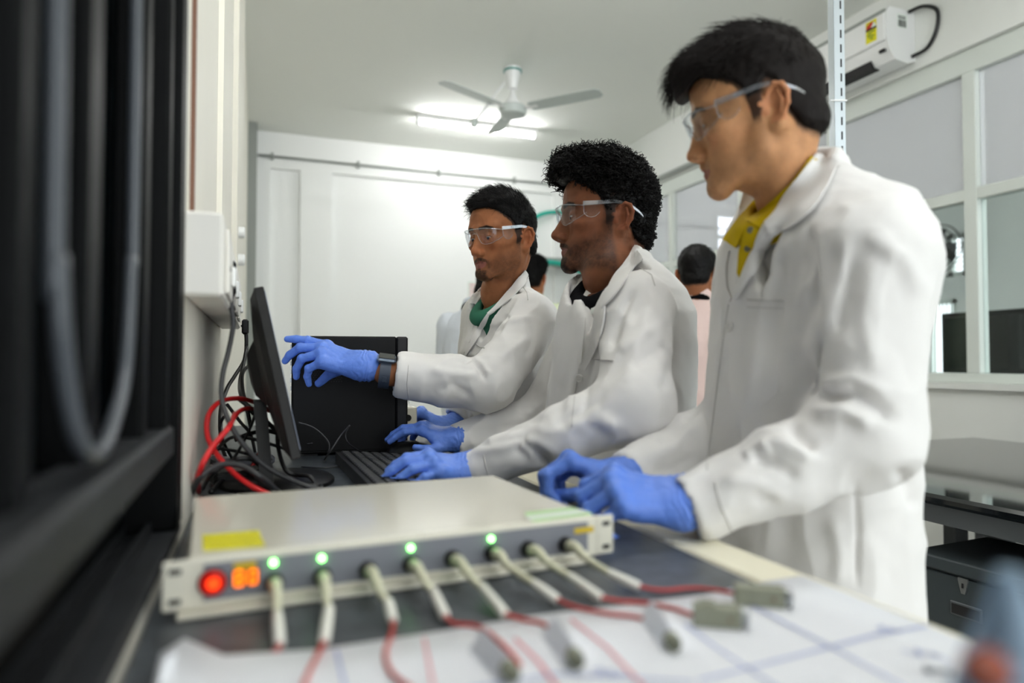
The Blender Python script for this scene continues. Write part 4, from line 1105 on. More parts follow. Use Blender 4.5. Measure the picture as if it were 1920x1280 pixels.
_R = np.random.RandomState(5)
_T = _R.rand(32, 32, 32)*2-1
def vnoise(Pn, f):
    """Smooth value noise in [-1, 1]."""
    q = np.asarray(Pn)*f; i = np.floor(q).astype(int); t = q-i; t = t*t*(3-2*t)
    r = 0
    for a in (0, 1):
        for b in (0, 1):
            for c in (0, 1):
                w = (t[:, 0] if a else 1-t[:, 0])*(t[:, 1] if b else 1-t[:, 1])*(t[:, 2] if c else 1-t[:, 2])
                r = r+w*_T[(i[:, 0]+a) % 32, (i[:, 1]+b) % 32, (i[:, 2]+c) % 32]
    return r

def fast_mesh(name, V, F, m, parent, smooth=True, colors=None):
    """Quads or tris as arrays -> object."""
    F = np.asarray(F); k = F.shape[1]
    me = bpy.data.meshes.new(name)
    org = np.array(parent['_org']) if parent is not None else np.array([V[:, 0].mean(), V[:, 1].mean(), V[:, 2].min()])
    me.vertices.add(len(V)); me.vertices.foreach_set('co', (V-org).astype(np.float32).ravel())
    me.loops.add(F.size); me.loops.foreach_set('vertex_index', F.astype(np.int32).ravel())
    me.polygons.add(len(F)); me.polygons.foreach_set('loop_start', np.arange(0, F.size, k, dtype=np.int32))
    try: me.polygons.foreach_set('loop_total', np.full(len(F), k, np.int32))
    except Exception: pass
    me.update(calc_edges=True)
    if smooth: me.polygons.foreach_set('use_smooth', np.ones(len(F), bool))
    if colors is not None:
        ca = me.color_attributes.new('Col', 'FLOAT_COLOR', 'POINT')
        C = np.ones((len(V), 4), np.float32); C[:, :3] = colors; ca.data.foreach_set('color', C.ravel())
    me.materials.append(m)
    o = bpy.data.objects.new(name, me); COL.objects.link(o)
    if parent is not None: o.parent = parent
    else: o.location = org
    o['_org'] = list(map(float, org))
    return o

def strands_mesh(Pt, R, nside=3):
    """Pt (N, m, 3) polylines with radii R (N, m) -> verts, quads."""
    N, m = Pt.shape[:2]
    T = np.gradient(Pt, axis=1); T /= np.linalg.norm(T, axis=2, keepdims=True)+1e-12
    ref = np.where(np.abs(T[..., 2:3]) < .9, np.array([0, 0, 1.0]), np.array([1.0, 0, 0]))
    A = np.cross(T, ref); A /= np.linalg.norm(A, axis=2, keepdims=True)+1e-12
    B = np.cross(T, A)
    ang = 2*np.pi*np.arange(nside)/nside
    V = Pt[:, :, None]+R[:, :, None, None]*(A[:, :, None]*np.cos(ang)[None, None, :, None]+B[:, :, None]*np.sin(ang)[None, None, :, None])
    base = (np.arange(N)*m*nside)[:, None, None]
    i = np.arange(m-1)[None, :, None]; k = np.arange(nside)[None, None, :]
    k2 = (k+1) % nside
    q = np.stack([base+i*nside+k, base+i*nside+k2, base+(i+1)*nside+k2, base+(i+1)*nside+k], -1).reshape(-1, 4)
    return V.reshape(-1, 3), q

# ================================================================ HEADS
def sstep(a, b, x):
    t = np.clip((x-a)/(b-a), 0, 1); return t*t*(3-2*t)

def head_sdf(p):
    """Head in its own frame: x right, y forward, z up, origin between the ears at eye height."""
    s = SDF(); jw = p.get('jaw', 1.0); ch = p.get('chin', 0.0); nl = p.get('nose', 0.0)
    s.ell((0, -.012, .036), (.0745, .096, .080), k=.0)
    s.ell((0, .030, .036), (.063, .062, .060), k=.03)
    s.ell((0, .030, -.030), (.0585*jw, .056, .076), k=.03)
    for q in (-1, 1):
        s.cap((q*.050*jw, .010, -.066), (q*.014, .078, -.101+ch), .017, .0135, k=.026)
        s.cap((q*.058, .000, -.012), (q*.050*jw, .010, -.066), .016, .016, k=.02)
        s.ell((q*.045, .058, -.022), (.022, .024, .016), k=.022)
        s.cap((q*.052, .050, -.014), (q*.066, .004, -.006), .008, .007, k=.018)
        s.cap((q*.012, .0855, .020), (q*.046, .070, .024), .0095, .009, k=.014)
        s.ell((q*.030, .052, -.055), (.022, .026, .024), k=.02)
    s.ell((0, .0795, -.1015+ch), (.021, .0165, .0155), k=.018)
    s.ell((0, .068, -.068), (.034, .026, .024), k=.018)
    # eye sockets, then lids
    for q in (-1, 1):
        s.ell((q*.032, .0945, .001), (.0185, .013, .0115), k=.013, op='s')
        s.ell((q*.0315, .0735, -.001), (.0150, .0135, .0125), k=.005)
        s.cap((q*.020, .0800, .0068), (q*.043, .0735, .0062), .0030, .0030, k=.004)
        e0 = p.get('eye', .0034)
        s.ell((q*.0320, .0885, -.0042), (.0118, .0105, e0), k=.0012, op='s')
    # nose
    s.cap((0, .085, .008), (0, .104+nl, -.034), .0075, .0095, k=.012)
    s.cap((0, .076, .004), (0, .090+nl*.5, -.040), .010, .0115, k=.012)
    s.ell((0, .1065+nl, -.0395), (.0105, .0115, .0095), k=.007)
    for q in (-1, 1): s.ell((q*.0125, .0965+nl*.6, -.0445), (.0075, .0110, .0078), k=.006)
    s.cap((0, .094, -.049), (0, .103+nl, -.045), .006, .006, k=.006)
    for q in (-1, 1): s.ell((q*.0056, .1000+nl*.7, -.0560), (.0026, .0050, .0036), k=.002, op='s')
    # lips
    op_ = p.get('open', 0.0)
    for q in (-1, 1):
        s.cap((0, .0918, -.0655), (q*.021, .0805, -.0702), .0058, .0028, k=.006)
        s.cap((0, .0898, -.0765-op_), (q*.019, .0798, -.0714-op_*.3), .0066, .0028, k=.006)
    s.cap((0, .096, -.0565), (0, .098, -.060), .0035, .0035, k=.006)
    for q in (-1, 1):
        s.cap((0, .0995, -.0705-op_*.5), (q*.0235, .0830, -.0712-op_*.3), .0011+op_*.42, .0007+op_*.08, k=.0025, op='s')
    # ears
    for q in (-1, 1):
        c = np.array((q*.0745, -.014, -.015))
        a = math.radians(26)
        ey = unit((-q*-.0 + q*math.sin(a)*1.0, -math.cos(a), .0)); ez = unit((q*.10, -.16, 1.0)); ey = unit(ey-ez*np.dot(ey, ez)); ex = np.cross(ey, ez)*(1)
        if ex[0]*q < 0: ex = -ex
        E = lambda u, v, w=0: c+ey*u+ez*v+ex*w     # u backwards, v up, w outwards
        s.ell(E(.006, .004, -.002), (.0042, .0155, .0285), R=np.stack([ex, ey, ez], 1), k=.006)
        out = [(-.010, .010), (-.006, .024), (.004, .0325), (.015, .030), (.0225, .018), (.0225, .002), (.016, -.014), (.008, -.024)]
        s.chain([E(u, v, .0028) for u, v in out], [.0028, .0034, .0036, .0036, .0036, .0034, .0032, .0035], k=.003)
        s.chain([E(.008, .022, .002), E(.014, .008, .0035), E(.012, -.008, .003), E(.006, -.014, .002)], [.002, .0028, .0028, .0024], k=.003)
        s.ell(E(.002, -.026, 0), (.0042, .0085, .0085), R=np.stack([ex, ey, ez], 1), k=.005)
        s.ell(E(.002, -.003, .0045), (.0050, .0080, .0120), R=np.stack([ex, ey, ez], 1), k=.003, op='s')
        s.ell(E(-.0085, -.006, .002), (.004, .0035, .0060), R=np.stack([ex, ey, ez], 1), k=.004)
    # neck
    nb = np.array(p.get('neck', (0, -.055, -.19)))
    s.ell((0, -.040, -.040), (.052, .050, .055), k=.03)
    s.cap((0, -.014, -.085), nb, .0500, .0505, k=.028)
    for q in (-1, 1): s.cap((q*.058, -.022, -.045), nb+np.array((q*.020, .034, -.02)), .012, .011, k=.02)
    s.ell(np.array((0, .018, -.140))+(nb-np.array((0, -.055, -.19)))*.55, (.008, .008, .012), k=.022)
    if 'low' in p: s.cap(nb, p['low'], .050, .050, k=.02)
    return s

def skin_material(name):
    m, nt, b = newmat(name); L = nt.links
    at = nt.nodes.new('ShaderNodeVertexColor'); at.layer_name = 'Col'
    tc = nt.nodes.new('ShaderNodeTexCoord')
    n = nt.nodes.new('ShaderNodeTexNoise'); n.inputs['Scale'].default_value = 55; n.inputs['Detail'].default_value = 6
    L.new(tc.outputs['Object'], n.inputs['Vector'])
    r = nt.nodes.new('ShaderNodeMapRange'); r.inputs['From Min'].default_value = .3; r.inputs['From Max'].default_value = .7
    r.inputs['To Min'].default_value = .88; r.inputs['To Max'].default_value = 1.1
    L.new(n.outputs['Fac'], r.inputs['Value'])
    mx = nt.nodes.new('ShaderNodeMix'); mx.data_type = 'RGBA'; mx.blend_type = 'MULTIPLY'; mx.inputs[0].default_value = 1
    L.new(at.outputs['Color'], mx.inputs[6]); L.new(r.outputs['Result'], mx.inputs[7])
    L.new(mx.outputs[2], b.inputs['Base Color'])
    b.inputs['Roughness'].default_value = .5; b.inputs['Specular IOR Level'].default_value = .18
    b.inputs['Subsurface Weight'].default_value = .12; b.inputs['Subsurface Radius'].default_value = (1, .35, .2); b.inputs['Subsurface Scale'].default_value = .006
    n2 = nt.nodes.new('ShaderNodeTexNoise'); n2.inputs['Scale'].default_value = 420; n2.inputs['Detail'].default_value = 3
    L.new(tc.outputs['Object'], n2.inputs['Vector'])
    bp = nt.nodes.new('ShaderNodeBump'); bp.inputs['Strength'].default_value = .12; bp.inputs['Distance'].default_value = .001
    L.new(n2.outputs['Fac'], bp.inputs['Height']); L.new(bp.outputs['Normal'], b.inputs['Normal'])
    return m

def beard_masks(V, p):
    """Masks in head space: stubble density, moustache, goatee, lips, brow."""
    x, y, z = np.abs(V[:, 0]), V[:, 1], V[:, 2]
    nz = vnoise(V, 180)*.5+vnoise(V, 420)*.5
    op_ = p.get('open', 0)
    jaw = sstep(-.040, -.075, z-.25*(.055-y)*0)*sstep(-.128, -.108, z)*sstep(-.012, .012, y)*sstep(.072, .060, 0*x+.0)
    cheek = sstep(-.028-.35*np.clip(y-.02, 0, .1), -.055-.35*np.clip(y-.02, 0, .1), z)      # beard line drops towards the mouth
    jaw = cheek*sstep(-.130, -.112, z+.25*np.clip(.05-y, 0, .1))*sstep(-.004, .010, y)
    side = sstep(-.001, .006, y)*sstep(.030, .014, y)*sstep(-.085, -.06, z)*sstep(.03, .01, z)*(x > .05)*.8
    stub = np.clip(np.maximum(jaw*.85, side), 0, 1)
    ul = -.0572-1.6*np.clip(x-.004, 0, .03)**1.35*.9      # upper edge of the moustache falls to the mouth corners
    moust = sstep(.0275, .0225, x)*sstep(ul+.003, ul-.001, z)*sstep(-.0655-.30*np.clip(x-.004, 0, 1)-.0012, -.0640-.30*np.clip(x-.004, 0, 1)+.001, z)*(y > .07)*(.45+.55*sstep(.0, .004, x))
    droop = np.exp(-((x-(.0275-.12*np.clip(-.074-z, 0, .03)))/.0032)**2)*sstep(-.062, -.068, z)*sstep(-.096, -.086, z)*(y > .055)
    goat = sstep(.026, .018, x)*sstep(-.086-op_, -.091-op_, z)*sstep(-.124, -.114, z)*(y > .055)
    soul = sstep(.008, .004, x)*sstep(-.081-op_, -.084-op_, z)*sstep(-.096, -.09, z)*(y > .07)
    zl = -.0705-.00*x
    up = (x < .0235) & (z < -.0648-.30*np.clip(x-.003, 0, 1)) & (z > zl-.004)
    lo = (x < .0225) & (z <= zl+.001) & (z > -.0835-op_+28*np.clip(x-.004, 0, 1)**2)
    lips = ((up | lo) & (y > .078)).astype(float)
    brow = sstep(.0055, .003, np.abs(z-(.0205+.12*np.clip(x-.012, 0, .022)-.38*np.clip(x-.036, 0, .03))))*sstep(.009, .013, x)*sstep(.054, .048, x)*(y > .04)
    return stub, moust, np.maximum(droop*.8, 0), goat, soul, lips, brow, nz

M_hair = None
def hair_material(name, rgb=(13, 11, 11), rough=.5):
    m, nt, b = newmat(name)
    b.inputs['Base Color'].default_value = (*lin(rgb), 1); b.inputs['Roughness'].default_value = rough
    b.inputs['Specular IOR Level'].default_value = .15
    return m
def hairline(y, off=0.0):
    return np.interp(y-off, [-.12, -.085, -.068, -.052, -.042, -.032, -.026, -.014, -.004, .002, .006, .0165, .020, .034, .050, .062, .075, .12],
                     [-.070, -.068, -.064, -.056, -.040, -.018, .012, .0215, .012, -.014, -.027, -.026, .010, .030, .046, .059, .070, .074])
def hair_cap(style, seed=1):
    s = SDF()
    if style == 'short':        # close crop, fuller on top
        s.ell((0, -.015, .036), (.0785, .0995, .0815), k=0)
        s.ell((0, .008, .070), (.066, .086, .0600), k=.025)
        s.ell((0, .050, .085), (.052, .045, .026), k=.02)
    elif style == 'curly':
        s.ell((0, -.015, .034), (.0800, .1010, .0820), k=0)
        s.ell((0, .006, .082), (.076, .098, .066), k=.03)
        s.ell((0, .066, .096), (.060, .048, .042), k=.025)
        s.ell((0, -.060, .058), (.064, .044, .054), k=.03)
    elif style == 'swept':
        s.ell((0, -.015, .036), (.0785, .0995, .0815), k=0)
        s.ell((0, .010, .078), (.069, .092, .0590), k=.03)
        s.ell((0, .070, .078), (.060, .045, .036), k=.025)
        s.ell((0, .096, .062), (.048, .022, .022), k=.018)
    elif style == 'back':
        s.ell((0, -.015, .036), (.081, .103, .086), k=0)
    s.ell((0, -.056, -.030), (.062, .050, .056), k=.02)
    s.ell((0, .031, .040), (.0685, .0655, .0625), k=.02)
    zf = {'short': 0.0, 'curly': .004, 'swept': -.008, 'back': 0.0}[style]
    def f(X, Y, Z):
        zl = hairline(Y)+zf*sstep(.03, .07, Y)
        if style == 'swept': zl = zl-.016*sstep(.075, .105, Y)
        return (Z-zl+0*X)*.75
    s._add(f, [-.2, -.2, -.2], [.2, .2, .2], .004, 's')
    return s
def make_hair(style, Mw, parent, m, seed=1):
    rs = np.random.RandomState(seed)
    V, Q = hair_cap(style).mesh(.0025, relax=1)
    N = vnormals(V, Q)
    x, y, z = V.T
    top = sstep(.045, .085, z)*sstep(-.10, -.02, y)
    amp = {'short': .0015, 'curly': .009, 'swept': .004, 'back': .005}[style]
    edge = np.clip((z-hairline(y))/.02, 0, 1)
    V = V+N*(amp*edge*(.35+.65*top)*(vnoise(V, 55)+.6*vnoise(V, 110)))[:, None]
    if style != 'curly': V = V-N*(.0055*(1-sstep(.002, .022, z-hairline(y))))[:, None]
    # strands
    area = np.linalg.norm(np.cross(V[Q[:, 2]]-V[Q[:, 0]], V[Q[:, 3]]-V[Q[:, 1]]), axis=1)
    out = [(V-N*(.0035 if style == 'curly' else 0), Q)]
    nS, mP = {'short': (8000, 5), 'curly': (6000, 16), 'swept': (7000, 8), 'back': (5000, 5)}[style]
    fi = rs.choice(len(Q), nS, p=area/area.sum())
    w = rs.dirichlet((1, 1, 1, 1), nS)
    R = (V[Q[fi]]*w[:, :, None]).sum(1); Nn = (N[Q[fi]]*w[:, :, None]).sum(1); Nn /= np.linalg.norm(Nn, axis=1, keepdims=True)+1e-9
    inner = R[:, 2]-hairline(R[:, 1]) > .0015
    keep = inner & (Nn[:, 2] > -.75); R, Nn = R[keep], Nn[keep]; n = len(R)
    tp = (sstep(.04, .08, R[:, 2])*sstep(-.11, -.03, R[:, 1]))[:, None]
    fwd = np.array([0, 1, .0]); dn = np.array([0, -.35, -1.0])
    if style == 'short': flow = tp*np.array([.25, .8, .35])+(1-tp)*dn
    elif style == 'swept': flow = tp*np.array([.1, 1, -.05])+(1-tp)*dn
    else: flow = tp*np.array([0, .6, .3])+(1-tp)*dn
    flow = flow+rs.normal(0, .35 if style != 'short' else .28, (n, 3))
    flow -= Nn*(flow*Nn).sum(1, keepdims=True); flow /= np.linalg.norm(flow, axis=1, keepdims=True)+1e-9
    t = np.linspace(0, 1, mP)[None, :, None]
    if style == 'curly':
        L = (.013+.013*tp)*(.7+.6*rs.rand(n, 1)); lift = .35+.65*tp
        side = np.cross(Nn, flow); ph = rs.rand(n, 1, 1)*6.28; turns = (1.1+1.0*rs.rand(n, 1, 1))*(.5+.5*tp[:, None])
        cr = ((.0040+.0028*tp)*(.7+.6*rs.rand(n, 1)))[:, :, None]
        a = ph+t*turns*6.28
        Pt = R[:, None]-Nn[:, None]*.003+flow[:, None]*(L[:, :, None]*t*.7)+Nn[:, None]*(L*lift)[:, :, None]*t*.55 \
            + cr*(np.cos(a)-np.cos(ph))*flow[:, None]*.8+cr*(np.sin(a)-np.sin(ph))*(side[:, None]*.8+Nn[:, None]*.6)
        rad = np.full((n, mP), .0011)*(1-.55*t[..., 0]**3)
    else:
        base = {'short': (.011, .022), 'swept': (.008, .034), 'back': (.012, .022)}[style]
        L = (base[0]+(base[1]-base[0])*tp)*(.65+.7*rs.rand(n, 1))
        lift = {'short': .30+.47*tp, 'swept': .18+.18*tp, 'back': .3+0*tp}[style]*(.5+rs.rand(n, 1))
        fl = flow[:, None]; nn = Nn[:, None]
        Pt = R[:, None]-nn*.0015+fl*(L[:, :, None]*t)+nn*((L*lift)[:, :, None]*(t-.45*t*t))
        if style == 'swept':
            side = np.cross(Nn, flow)[:, None]; ph = vnoise(R, 40)[:, None, None]*4
            Pt = Pt+side*np.sin(ph+t*5)*.004*t*tp[:, None]+np.array([0, 0, -1])*(t**2)*.010*tp[:, None]*sstep(.05, .1, R[:, 1])[:, None, None]
        rad = np.full((n, mP), .00042 if style == 'short' else .00050)*(1-.75*t[..., 0]**2)
    SV, SQ = strands_mesh(Pt, rad)
    out.append((SV, SQ+len(V)))
    AV = np.concatenate([o[0] for o in out]); AQ = np.concatenate([o[1] for o in out])
    return fast_mesh('hair', AV@Mw[:3, :3].T+Mw[:3, 3], AQ, m, parent)

M_lens = M_clear = None
def make_glasses(Mw, parent, p):
    """Clear wrap-around safety glasses: lens, side shields, temples."""
    def T(a): return np.asarray(a)@Mw[:3, :3].T+Mw[:3, 3]
    g = p.get('gz', 0.0)
    def ysurf(x): return .1095-5.6*np.abs(x)**2-30*np.clip(np.abs(x)-.045, 0, 1)**2
    xs = np.linspace(-.070, .070, 57)
    ax = np.abs(xs)
    ztop = .0195-2.2*np.clip(ax-.03, 0, 1)**2*2+g
    zbot = np.where(ax < .0115, .0085-.3*ax, np.interp(ax, [.0115, .016, .022, .034, .050, .062, .070], [.004, -.011, -.0195, -.0235, -.0205, -.012, -.002]))+g
    rows = []
    for t in np.linspace(0, 1, 9):
        z = zbot*(1-t)+ztop*t
        rows.append(np.stack([xs, ysurf(xs)-.10*(1-t)**2*.06-np.clip(z-g, -1, 0)*-.12, z], 1))
    rows = np.array(rows)
    gl = MB().grid(T(rows.reshape(-1, 3)).reshape(rows.shape), .0018).build('safety_glasses', M_lens, parent, smooth=40, recalc=True)
    gl['label'] = 'clear wrap-around safety glasses'
    # rim along the lower and upper lens edge
    MB().tube(T(rows[-1]), .0014, 6).build('brow_bar', M_clear, gl, smooth=True)
    MB().tube(T(rows[0]), .0008, 6).build('lens_edge', M_clear, gl, smooth=True)
    for q in (-1, 1):
        s0 = np.array([q*.070, ysurf(.070), 0])
        sh = []
        for t in np.linspace(0, 1, 7):
            y = s0[1]*(1-t)+.030*t; xx = q*(.070+.0035*t)
            zt = (.0185*(1-t)+.0165*t)+g; zb_ = (-.004*(1-t)-.001*t-.010*math.sin(math.pi*t)**.8)+g
            sh.append([[xx, y, zb_*(1-k)+zt*k] for k in np.linspace(0, 1, 5)])
        sh = np.array(sh)
        sd = MB().grid(T(sh.reshape(-1, 3)).reshape(sh.shape), .0015*q).build('side_shield', M_shield, gl, smooth=30, recalc=True)
        MB().tube(T(sh[:, 0]), .0007, 6).build('shield_edge', M_clear, sd, smooth=True)
        MB().tube(T(sh[0]), .0008, 6).build('shield_edge', M_clear, sd, smooth=True)
        tmp = [(q*.0705, ysurf(.070)+.002, .0165+g), (q*.0745, .030, .0185+g), (q*.0795, -.004, .0195+g*.4), (q*.0820, -.030, .012), (q*.0800, -.050, .000), (q*.0790, -.060, -.010)]
        pth = smoothpath([np.array(a) for a in tmp], 6)
        b_ = MB(); n = len(pth)
        hz = [.0030*(1-i/n)+.0017 for i in range(n)]
        vs = []; fs = []
        for i, c in enumerate(pth):
            for dx, dz in ((-.0011, -1), (.0011, -1), (.0011, 1), (-.0011, 1)): vs.append(T(c+np.array([dx, 0, dz*hz[i]])))
        for i in range(n-1):
            for k in range(4): fs.append((i*4+k, i*4+(k+1) % 4, i*4+4+(k+1) % 4, i*4+4+k))
        fs += [(3, 2, 1, 0), tuple(range(4*n-4, 4*n))]
        b_.add(vs, fs).build('temple_arm', M_clear, gl, smooth=45, recalc=True)
        MB().box((-.0018, -.006, -.0034), (.0018, .006, .0034), Matrix([list(r) for r in Mw]) @ Matrix.Translation((q*.0742, .030, .0185+g)), bev=.001).build('hinge', M_clear, gl)
    return gl

def head_matrix(org, fwd, pitch=0.0, roll=0.0, sc=1.0):
    """fwd: horizontal facing; pitch > 0 looks down; roll > 0 tips towards the person's right."""
    f = unit([fwd[0], fwd[1], 0]); r = np.array([f[1], -f[0], 0]); u = np.array([0, 0, 1.0])
    a = math.radians(pitch); f2 = f*math.cos(a)-u*math.sin(a); u2 = u*math.cos(a)+f*math.sin(a)
    b = math.radians(roll); r3 = r*math.cos(b)-u2*math.sin(b); u3 = u2*math.cos(b)+r*math.sin(b)
    M = np.eye(4); M[:3, 0] = r3*sc; M[:3, 1] = f2*sc; M[:3, 2] = u3*sc; M[:3, 3] = org
    return M

def head_colors(V, p):
    stub, mo, dr, go, so, li, br, nz = beard_masks(V, p)
    sk = np.array(lin(p['skin'])); c = np.tile(sk, (len(V), 1))
    def bl(w, col):
        nonlocal c
        w = np.clip(w, 0, 1)[:, None]; c = c*(1-w)+w*np.array(lin(col))
    x, y, z = np.abs(V[:, 0]), V[:, 1], V[:, 2]
    warm = np.exp(-((x-.045)/.02)**2-((z+.03)/.02)**2)*(y > .02)*.25+np.exp(-(x/.018)**2-((z+.04)/.012)**2)*(y > .09)*.35+((x > .074) & (np.abs(z) < .04))*.45
    bl(warm, p.get('flush', (178, 98, 66)))
    bl(stub*p['stubble']*(.75+.35*nz), p['hairc']); bl(mo*p['moust']*(.85+.3*nz), p['hairc'])
    bl(np.maximum(np.maximum(go, so)*p['goat'], dr*p['droop'])*(.85+.3*nz), p['hairc'])
    bl(li*.8, p['lip']); bl(br*.92, (24, 19, 17))
    # scalp under the hair and the shaved sides
    hl = V[:, 2]-hairline(V[:, 1])+.004*nz; bl(sstep(-.010, .008, hl)*(x < .0785)*np.where(y > .03, sstep(.0, .006, hl), 1)*.92, (34, 27, 24))
    return c
# ================================================================ PEOPLE
M_lens = glassmat('safety_lens', (.94, .95, .96), .025)
M_shield = glassmat('clear_shield', (.95, .96, .97), .006)
M_clear = glassmat('clear_plastic_edge', (.88, .90, .92), .14, rough=.08, haze=.07)
M_eye = mat('eye_white', (205, 198, 190), .2); M_iris = mat('iris', (30, 18, 12), .1)
M_hair = hair_material('black_hair'); M_hair2 = hair_material('soft_black_hair', (24, 19, 17), .6)
M_skin = skin_material('skin')
M_coat = mat('lab_coat_cotton', (232, 230, 228), .75, spec=.2, bump=.10, bscale=900)
M_glove = mat('blue_nitrile', (98, 136, 224), .45, spec=.4, sss=.05, bump=.25, bscale=240)
M_trouser = mat('dark_trousers', (40, 42, 50), .8); M_shoe = mat('black_shoe', (20, 20, 20), .4)
M_button = mat('white_button', (226, 224, 220), .35); M_seam = mat('coat_seam', (205, 203, 200), .8)

def cam_px(V):
    d = V-CAM; z = d@C_F
    return 960+FPX*(d@C_R)/z, 640-FPX*(d@C_U)/z, z

def sculpt(V, N, strokes):
    """Push the camera-facing cloth along its normals under pixel strokes: (points, width px, metres)."""
    u, v, z = cam_px(V)
    face = np.clip(((CAM-V)*N).sum(1)/np.linalg.norm(CAM-V, axis=1)*3+.35, 0, 1)
    D = np.zeros(len(V))
    for st in strokes:
        pts, w, a = st[:3]; dr = st[3] if len(st) > 3 else (0, 99)
        best = np.full(len(V), 1e9); tt = np.zeros(len(V)); n = len(pts)-1
        for i in range(n):
            (x0, y0), (x1, y1) = pts[i], pts[i+1]; dx, dy = x1-x0, y1-y0
            t = np.clip(((u-x0)*dx+(v-y0)*dy)/(dx*dx+dy*dy), 0, 1)
            d = np.hypot(u-x0-t*dx, v-y0-t*dy); m = d < best
            best = np.where(m, d, best); tt = np.where(m, (i+t)/n, tt)
        fade = np.minimum(1, np.minimum(tt, 1-tt)*5+.15)
        D += a*np.exp(-(best/w)**2)*fade*((z > dr[0]) & (z < dr[1]))
    return V+N*(D*face)[:, None]

def drape(bvh, pix, off, d0):
    """Pixel outline laid on a surface, lifted by off towards the lens."""
    out = []; miss = []
    for i, q in enumerate(pix):
        u, v = q[:2]; r = Vector(ray(u, v)); ln = r.length
        if len(q) > 2: out.append(P(u, v, q[2])); continue
        h = bvh.ray_cast(Vector(CAM), r/ln)
        if h[0] is None: out.append(None); miss.append(i)
        else:
            hp = np.array(h[0]); k = np.dot(hp-CAM, C_F); out.append((u, v, k))
    known = [(i, o[2]) for i, o in enumerate(out) if isinstance(o, tuple)]
    res = []
    for i, o in enumerate(out):
        if o is None:
            k = np.interp(i, [a for a, b in known], [b for a, b in known]) if known else d0
            res.append(P(pix[i][0], pix[i][1], k-off))
        elif isinstance(o, tuple): res.append(P(o[0], o[1], o[2]-off))
        else: res.append(o)
    return res

def resample(pts, n):
    p = np.array(pts, float); d = np.r_[0, np.cumsum(np.linalg.norm(np.diff(p, axis=0), axis=1))]
    t = np.linspace(0, d[-1], n)
    return np.stack([np.interp(t, d, p[:, i]) for i in range(p.shape[1])], 1)

def flap(bvh, inner, outer, off, name, m, parent, n=18, k=6, thick=.003, d0=1.0, bulge=.0):
    """Collar or pocket panel between two pixel outlines."""
    A = resample(inner, n); B = resample(outer, n)
    rows = []
    for j in range(k):
        t = j/(k-1)
        rows.append(drape(bvh, [tuple(a*(1-t)+b*t) for a, b in zip(A, B)], off+bulge*math.sin(math.pi*t), d0))
    R = np.array(rows)
    for _ in range(2):
        R[1:-1, 1:-1] = .5*R[1:-1, 1:-1]+.125*(R[:-2, 1:-1]+R[2:, 1:-1]+R[1:-1, :-2]+R[1:-1, 2:])
        R[0, 1:-1] = .5*R[0, 1:-1]+.25*(R[0, :-2]+R[0, 2:]); R[-1, 1:-1] = .5*R[-1, 1:-1]+.25*(R[-1, :-2]+R[-1, 2:])
    g = MB().grid(R, thick)
    return g.build(name, m, parent, smooth=60, recalc=True)

def rope(bvh, pix, off, r, name, m, parent, d0=1.0, n=24):
    pts = drape(bvh, [tuple(p) for p in resample(pix, n)], off, d0)
    return MB().tube(pts, r, 5).build(name, m, parent, smooth=True)

